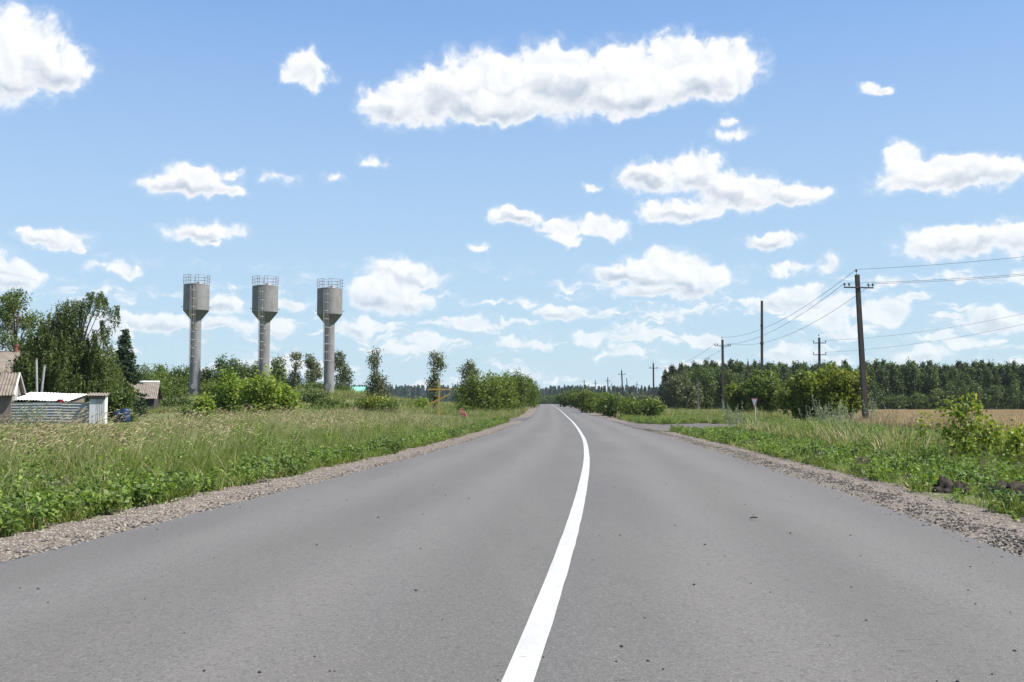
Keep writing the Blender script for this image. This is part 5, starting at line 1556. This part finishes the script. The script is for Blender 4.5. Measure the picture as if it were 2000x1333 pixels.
def pole(key, px_t, py_t, px_b, Y, label, arm=1.75, arm_drop=1.0, w=(.27, .18), mat='pole', blue=None, two=False, yaw=0.0, no_arm=False, group='power poles along the road'):
    t = at(px_t, py_t, Y); bx = X_at(px_b, Y); g = Tz(bx, Y)
    root = empty('power_pole' if not no_arm else 'bare_mast', (bx, Y, g)); tag(root, label, 'pole', group)
    top = t - Vector((bx, Y, g))
    mb = MB()
    mb.beam((0, 0, -.4), top, w[0], w[0] * .85, w[1]); mb.build('shaft', M[mat], root)
    ins_pts = []
    def insulator(p, side, big=1.0, par=None):
        m_ = MB(); p = Vector(p)
        m_.tube([p, p + Vector((0, 0, .10 * big))], .012, 6)
        m_.lathe([(.02, .06 * big), (.052 * big, .08 * big), (.055 * big, .11 * big), (.035 * big, .13 * big), (.05 * big, .15 * big), (.045 * big, .185 * big), (.02, .21 * big)], 10, p)
        m_.build('insulator', M['glass_ins'], par or root, smooth=True)
        return p + Vector((0, 0, .19 * big))
    if not no_arm:
        ax = Vector((math.cos(yaw), math.sin(yaw), 0)); tdir = top.normalized()
        for lev in ([arm_drop] if not two else [.55, 1.75]):
            c = top - tdir * lev - Vector((0, w[1] * .62, 0))
            L = arm if lev == arm_drop or two else arm
            m_ = MB(); m_.beam(c - ax * L / 2, c + ax * L / 2, .075, .075); arm_o = m_.build('crossarm', M['iron'], root)
            for s in ((-1, -.68, .68, 1) if not two else (-1, 1)):
                ins_pts.append(insulator(c + ax * (s * L / 2 * .96) + Vector((0, 0, .03)), s, 1.15, arm_o))
        m_ = MB(); m_.tube([top + Vector((-.06, -.12, -.45)), top + Vector((-.06, -.06, .12))], .016, 6); pin_o = m_.build('top_pin', M['iron'], root)
        ins_pts.append(insulator(top + Vector((-.06, -.06, .08)), 0, 1.2, pin_o))
    else:
        m_ = MB(); m_.tube([top * .62, top * .64], w[0] * .62, 8); m_.tube([top * .78, top * .79], w[0] * .56, 8); m_.build('band', M['iron'], root)
    if blue:
        m_ = MB(); k = blue / top.z
        m_.beam((0, 0, -.1), top * k, w[0] * 1.03, w[0] * .88, w[0] * 1.03 - (w[0] - w[1]) * k); m_.build('painted_foot', M['pole_blue'], root)
    P = [root.location + p for p in ins_pts]
    POLE_TOPS[key] = P
    return root
pole('p1', 1674, 537, 1691, 60, 'nearest power pole, dark and leaning left, beside the broad bush', arm=1.85, arm_drop=.78, w=(.34, .25), yaw=R(9))
pole('p2', 1411, 664, 1413, 118, 'power pole with blue painted foot in front of the tree clump', arm=1.9, arm_drop=.72, w=(.34, .26), blue=1.1, yaw=R(3))
pole('p3', 1276, 710, 1277, 185, 'power pole with blue painted foot at the end of the roadside shrubs', arm=1.5, arm_drop=.9, w=(.36, .28), blue=1.0)
pole('p4', 1214, 724, 1218, 226, 'slightly leaning power pole rising above the middle roadside shrubs', arm=1.5, arm_drop=.9, w=(.36, .3))
pole('p5', 1187, 738, 1188, 288, 'power pole above the fourth roadside shrub', arm=1.4, w=(.36, .3), mat='pole_grey')
pole('p6', 1163, 744, 1163, 335, 'thin far power pole between two others above the shrubs', arm=1.4, w=(.36, .3), mat='pole_grey')
pole('p7', 1141, 743, 1141, 320, 'far twin armed power pole nearest the vanishing road', arm=1.5, two=True, w=(.34, .26), mat='pole')
pole('q0', 1600, 660, 1601, 104, 'power pole with two crossarm levels rising behind the broad bush', arm=1.25, two=True, w=(.30, .20), yaw=R(-8), mat='pole')
pole('q1', 1297, 736, 1293, 278, 'grey leaning pole just left of the tree clump', arm=.9, w=(.34, .24), mat='pole_grey')
pole('q2', 1244, 747, 1244, 349, 'small far pole above the pale willows', arm=1.2, w=(.3, .22), mat='pole_grey')
pole('q3', 1224, 739, 1227, 300, 'bare leaning far pole right of the slightly leaning power pole', w=(.34, .24), mat='pole_grey', no_arm=True)
pole('q4', 1195, 749, 1195, 366, 'short far pole close to the pole above the fourth shrub', arm=1.2, w=(.32, .24), mat='pole_grey')
pole('q5', 1150, 750, 1150, 385, 'short bare far pole second from the vanishing road', w=(.34, .28), mat='pole_grey', no_arm=True)
pole('q6', 1213, 752, 1213, 405, 'tiny pale pole just behind the slightly leaning power pole', w=(.34, .24), mat='pole_grey', no_arm=True)
pole('m1', 1488, 588, 1488, 108, 'tall bare mast rising behind the dark green bush', w=(.30, .24), no_arm=True, mat='pole', group='other poles')
pole('m2', 1461, 706, 1461, 150, 'short dark pole top showing left of the tall bare mast', arm=.5, w=(.30, .2), mat='pole', group='other poles')
pole('m3', 1364, 744, 1363, 150, 'pale grey pole standing in front of the tree clump', w=(.26, .2), mat='pole_grey', no_arm=True, group='other poles')

def wire(a, b, sag, label, r=.009, name='power_wire'):
    a, b = Vector(a), Vector(b)
    n = 28
    pts = [a.lerp(b, t) - Vector((0, 0, 4 * sag * t * (1 - t))) for t in np.linspace(0, 1, n)]
    mb = MB(); mb.tube([p - a for p in pts], r, 5)
    o = mb.build(name, M['wire'], None, smooth=True); o.location = a
    tag(o, label, 'wire', 'overhead wires')
p1, p2, p3 = POLE_TOPS['p1'], POLE_TOPS['p2'], POLE_TOPS['p3']
far_r = Vector((62, 44, 0))
for i, (k, z, lab) in enumerate([(4, 11.3, 'topmost wire running right from the nearest pole top'), (3, 10.2, 'middle wire running right from the nearest pole crossarm'), (0, 9.9, 'lowest wire running right from the nearest pole crossarm')]):
    wire(p1[k], Vector((45, 30 - (k == 0) * 1.2, z)), 1.2, lab)
for i, (k, lab) in enumerate([(4, 'upper wire sagging from the nearest pole to the blue footed pole'), (0, 'middle wire sagging from the nearest pole to the blue footed pole'), (3, 'lower wire sagging from the nearest pole to the blue footed pole')]):
    wire(p1[k], p2[k], 1.1 + .1 * i, lab, .012)
for i, (k, lab) in enumerate([(0, 'left wire from the blue footed pole to the next pole down the road'), (3, 'right wire from the blue footed pole to the next pole down the road')]):
    wire(p2[k], p3[k], 1.2, lab, .013)
q0 = POLE_TOPS['q0']
for i, (k, z, lab) in enumerate([(1, 11.0, 'faint upper wire from the two level pole to the right frame edge'), (3, 10.2, 'faint lower wire from the two level pole to the right frame edge')]):
    wire(q0[k], Vector((52, 84, z)), .9, lab, .010)

# ------------------------------------------------------------------ signs, cross, flowers
M['sign_white'] = simple_mat('sign_white', (0.80, 0.80, 0.79), (0.76, 0.76, 0.75), 5, .5)
M['sign_red'] = simple_mat('sign_red', (0.62, 0.16, 0.13), (0.55, 0.15, 0.12), 5, .5)
M['sign_back'] = simple_mat('sign_back', (0.42, 0.44, 0.46), (0.35, 0.36, 0.38), 5, .5, metal=.3)
M['cross_wood'] = simple_mat('varnished_cross', (0.42, 0.265, 0.062), (0.33, 0.20, 0.045), 5, .55, stretch=(3, 3, .6))
def yield_sign(px, py_top, py_bot, Y, yaw, side, label, post_base=None):
    X = X_at(px, Y); g = Tz(X, Y)
    root = empty('yield_sign', (X, Y, g), yaw); tag(root, label, 'road sign')
    zt = Z_at(py_top, Y) - g; zb = Z_at(py_bot, Y) - g
    h = zt - zb; s = h * 1.155
    def tri(k, y, dy, name, mat):
        c = zt - h / 3
        P = []
        for yy in (y, y + dy):
            for (x, z) in ((-s / 2, zt), (s / 2, zt), (0, zb)):
                P.append((x * k, yy, c + (z - c) * k))
        MB().add(P, [(0, 2, 1), (3, 4, 5), (0, 1, 4, 3), (1, 2, 5, 4), (2, 0, 3, 5)]).build(name, M[mat], root)
    tri(1.0, -.012, .010, 'red_border', 'sign_red')
    tri(.70, -.016, .003, 'white_face', 'sign_white')
    tri(.985, -.001, .012, 'backing', 'sign_back')
    mb = MB(); mb.tube([(0, .045, -.3), (0, .045, zt - .1)], .03, 10); mb.build('post', M['steel_pale'], root, smooth=True)
yield_sign(1474, 778, 799, 66, R(-73), 1, 'white and red yield sign turned sideways in the right weeds')
yield_sign(771, 785, 799.5, 84, R(128), 1, 'grey white triangular sign seen edge-on in the left weeds')

def wooden_cross():
    Y = 88; X = X_at(857.5, Y); g = Tz(X, Y)
    root = empty('orthodox_cross', (X, Y, g)); tag(root, 'varnished wooden roadside cross with a slanted lower bar', 'cross')
    zt = Z_at(741, Y) - g
    k = Y / 2000.0
    mb = MB(); mb.box((0, 0, zt / 2 - .2), (.15, .14, zt + .4)); mb.build('upright', M['cross_wood'], root)
    za = Z_at(761, Y) - g
    mb = MB(); mb.box((0, -.012, za), (45 * k, .13, .13)); mb.build('crossbar', M['cross_wood'], root)
    z0, z1 = Z_at(791, Y) - g, Z_at(770, Y) - g
    mb = MB(); mb.beam((-21.5 * k, -.016, z0), (21.5 * k, -.016, z1), .12, .13); mb.build('slanted_bar', M['cross_wood'], root)
    # little gabled weather boards
    for s in (-1, 1):
        mb = MB(); mb.beam((0, 0, zt + .09), (s * .20, 0, zt - .08), .18, .025); mb.build('cap_board', M['cross_wood'], root)
wooden_cross()

def plants():
    # pink hollyhocks by the left side road
    for i, (px, py, Y, lab) in enumerate([(900, 799, 82, 'taller pink flower spike at the corner of the left side road'), (908, 805, 81, 'shorter pink flower spike at the corner of the left side road')]):
        rng = np.random.default_rng(800 + i)
        X = X_at(px, Y); g = Tz(X, Y); h = Z_at(py, Y) - g + .0
        root = empty('pink_flower', (X, Y, g)); tag(root, lab, 'flower')
        mb = MB(); mb.tube([(0, 0, 0), (.02, 0, h * .5), (0, 0, h)], [.018, .014, .006], 6); mb.build('stem', M['stem'], root)
        n = 70; t = rng.uniform(.42, 1, n); r = .16 * (1.1 - .7 * (t - .42) / .58); a = rng.uniform(0, 6.28, n)
        v, f = leaf_quads(np.stack([np.cos(a) * r, np.sin(a) * r, t * h], -1), .12, rng, .1, .95)
        link('blossom', mesh_np('blossom', v, f, (M['pink'],)), root)
        n = 50; a = rng.uniform(0, 6.28, n); r = .25 * rng.uniform(.3, 1, n)
        v, f = leaf_quads(np.stack([np.cos(a) * r, np.sin(a) * r, rng.uniform(.05, .5, n) * h], -1), .16, rng, .5, .8)
        link('leaves', mesh_np('leaves', v, f, (M['weed_dark'],)), root)
    # tall wormwood and dock stems that stand out
    def spike(name, px, py_top, Y, n, mat, lab, seed, leaf=.055, fill=60, lean=.14):
        X = X_at(px, Y); g = Tz(X, Y); h = max(.5, Z_at(py_top, Y) - g)
        root = empty(name, (X, Y, g)); tag(root, lab, 'plant')
        (v, f), (vl, fl) = spike_plant_mesh(seed, n, h, mat, leaf, fill, lean, .06 + .035 * n)
        link('stems', mesh_np('stems', v, f, (M['stem'],)), root)
        link('leaves', mesh_np('leaves', vl, fl, (M[mat],)), root)
    W = [(1702, 764, 56, 8, 'grey green wormwood leaning against the nearest pole', .08), (1741, 788, 54, 4, 'small grey wormwood right of the nearest pole', .07), (1625, 778, 52, 24, 'wide grey wormwood clump in front of the broad bush', .08),
         (1590, 796, 50, 13, 'low grey wormwood left of the wide clump', .07), (1432, 786, 58, 13, 'wormwood clump at the foot of the blue based pole', .09), (1447, 800, 57, 5, 'wormwood left of the yield sign', .08), (1500, 808, 50, 6, 'dark leafy stalks right of the yield sign', .07),
         (62, 788, 48, 12, 'grey wormwood in front of the zinc fence', .08), (20, 800, 50, 5, 'thin wormwood at the left end of the zinc fence', .07), (78, 795, 49, 5, 'second wormwood in front of the zinc fence', .07), (1652, 798, 49, 12, 'grey wormwood just left of the nearest pole foot', .07)]
    for i, (px, py, Y, n, lab, leaf) in enumerate(W):
        spike('wormwood', px, py, Y, n, 'wormwood' if 'dark' not in lab else 'weed_dark', lab, 820 + i, leaf, 70, .2)
    Dk = [(1713, 825, 24, 1, 'single brown dock stalk standing in the right verge'), (1722, 826, 25, 1, 'brown dock stalk right beside the single one'), (1745, 824, 25, 2, 'pair of leaning brown dock stalks'), (1925, 868, 16, 4, 'brown dock stalks under the right end of the sapling'), (1985, 862, 15, 3, 'brown dock stalks at the right frame edge')]
    for i, (px, py, Y, n, lab) in enumerate(Dk):
        spike('dock_stalk', px, py, Y, n, 'dock', lab, 850 + i, .022, 120, .18)
    # young maple by the right frame edge
    def sapling(px, Y, spots, lab, seed, ls, ncl, per, leaf='leaf_sapling'):
        rg = np.random.default_rng(seed)
        X = X_at(px, Y); g = Tz(X, Y); k = Y / 2000.0
        lobes = [((a - px) * k, rg.normal(0, .12), Z_at(b, Y) - g, r * k, r * k * 1.2, r2 * k) for (a, b, r, r2) in spots]
        make_tree('maple_sapling', (X, Y, g), lobes, ls, ncl, per, .07, leaf, 'bark', .022, seed, trunk_top=lobes[0][:3], label=lab, cat='sapling', shell=.1, aspect=.75, up=.6)
    sapling(1880, 21, [(1884, 782, 20, 14), (1872, 802, 26, 14), (1900, 800, 22, 14), (1882, 826, 34, 18), (1862, 845, 26, 18), (1912, 832, 32, 20), (1935, 848, 28, 18), (1890, 858, 34, 16), (1950, 862, 26, 18), (1868, 868, 26, 14), (1925, 880, 34, 16), (1965, 885, 26, 16), (1885, 885, 26, 12)],
            'young yellow green maple sapling at the right frame edge', 870, .078, 190, 10)
    sapling(1985, 19, [(1985, 850, 20, 18), (1998, 866, 24, 20), (1972, 880, 22, 18), (2005, 895, 26, 16)], 'lower yellow green maple shoots right of the sapling', 871, .075, 90, 9)
    sapling(1808, 25, [(1808, 814, 10, 8), (1806, 828, 12, 8), (1812, 842, 14, 8), (1800, 852, 10, 8)], 'tiny yellowing maple shoot left of the sapling', 872, .08, 18, 8)
    # molehills and heaps of soil along the right verge, one on the left
    soil = simple_mat('dark_soil', (0.055, 0.045, 0.038), (0.030, 0.025, 0.022), 9, .95, bump=1.0, bscale=45, spec=.1)
    for i, (X, Yd, r, h, lab) in enumerate(HEAPS):
        rg = np.random.default_rng(880 + i)
        bm = bmesh.new(); bmesh.ops.create_icosphere(bm, subdivisions=4, radius=1.0)
        for v in bm.verts:
            a = math.atan2(v.co.y, v.co.x); rad = math.hypot(v.co.x, v.co.y)
            n = .14 * math.sin(a * 3 + i) + .12 * math.sin(7 * v.co.x + 5 * v.co.y + i) + .10 * math.sin(15 * v.co.x - 11 * v.co.y) + .05 * rg.normal()
            zz = max(0, v.co.z) ** 1.5
            v.co = Vector((v.co.x * r * (1 + n) * .9, v.co.y * r * (1 + n) * .75, (zz * (1 + n * 1.5)) * h - (.08 if v.co.z < 0 else 0) + .06 * rg.normal() * h * 2))
        me = bpy.data.meshes.new('molehill'); bm.to_mesh(me); bm.free(); me.materials.append(soil)
        me.polygons.foreach_set('use_smooth', np.ones(len(me.polygons), dtype=bool))
        o = link('molehill', me); o.location = (X, Yd, Tz(X, Yd)); tag(o, lab, 'soil heap', 'soil heaps on the verges')
    # dark curled leaf lying on the asphalt
    p = None
    Yd = 9.0
    for _ in range(10): Yd = (float(ZR(Yd)) - CAM_H) / _slopes(1472, 1015)[1]
    X = X_at(1472, Yd, 1015)
    mat = simple_mat('dead_leaf', (0.05, 0.055, 0.03), (0.03, 0.03, 0.02), 20, .8)
    V = []; F = []
    n = 9
    for j in range(n):
        t = j / (n - 1); w = .021 * math.sin(math.pi * (t * .92 + .05)) ** .8
        x = (t - .5) * .075
        for s in (-1, -.4, .4, 1):
            V.append((x, s * w, .003 + .014 * abs(s) ** 1.5 + .008 * math.sin(t * 2.6)))
    for j in range(n - 1):
        for s in range(3): F.append((j * 4 + s, j * 4 + s + 1, j * 4 + 5 + s, j * 4 + 4 + s))
    me = bpy.data.meshes.new('dead_leaf'); me.from_pydata(V, [], F); me.materials.append(mat)
    md = link('dead_leaf', me); md.location = (X, Yd, float(ZR(Yd)) + .001); md.rotation_euler = (0, 0, R(-12)); tag(md, 'curled dark leaf lying on the right lane of the road', 'leaf')
    s_ = md.modifiers.new('thickness', 'SOLIDIFY'); s_.thickness = .0015
    # crumbs on the asphalt
    rng = np.random.default_rng(900)
    bm = bmesh.new()
    y = 4.2 + 26 * rng.uniform(0, 1, 190) ** 1.7; u = rng.uniform(.15, 7.35, 190)
    for yy, uu in zip(y, u):
        r = math.exp(rng.uniform(math.log(.003), math.log(.0095)))
        x = float(XL(yy)) + uu
        z = float(ZR(yy)) - .02 * (abs(uu - 3.75) / 3.75) ** 2
        bmesh.ops.create_icosphere(bm, subdivisions=1, radius=r, matrix=Matrix.Translation((x, yy, z + r * .5)) @ Matrix.Rotation(rng.uniform(0, 6), 4, 'Z') @ Matrix.Diagonal((1.3, .9, .75, 1)))
    me = bpy.data.meshes.new('road_crumbs'); bm.to_mesh(me); bm.free()
    me.materials.append(simple_mat('asphalt_crumb', (0.035, 0.034, 0.034), (0.06, 0.058, 0.056), 30, .9))
    o = link('road_crumbs', me); tag(o, 'tiny dark crumbs scattered over the asphalt', 'debris', kind='stuff')
plants()

# ------------------------------------------------------------------ summer haze
def haze():
    mb = MB(); mb.box((0, 3050, 12.0), (6800, 6500, 31.0))
    o = mb.build('haze', bpy.data.materials.new('haze'), None)
    m = o.data.materials[0]; m.use_nodes = True
    nt = m.node_tree; nt.nodes.clear()
    out = nt.nodes.new('ShaderNodeOutputMaterial'); pv = nt.nodes.new('ShaderNodeVolumePrincipled')
    pv.inputs['Color'].default_value = (0.72, 0.84, 1.0, 1); pv.inputs['Density'].default_value = 0.00008; pv.inputs['Anisotropy'].default_value = 0.15
    nt.links.new(pv.outputs[0], out.inputs['Volume'])
    tag(o, 'thin bluish summer haze over the fields', 'haze', kind='stuff')
haze()
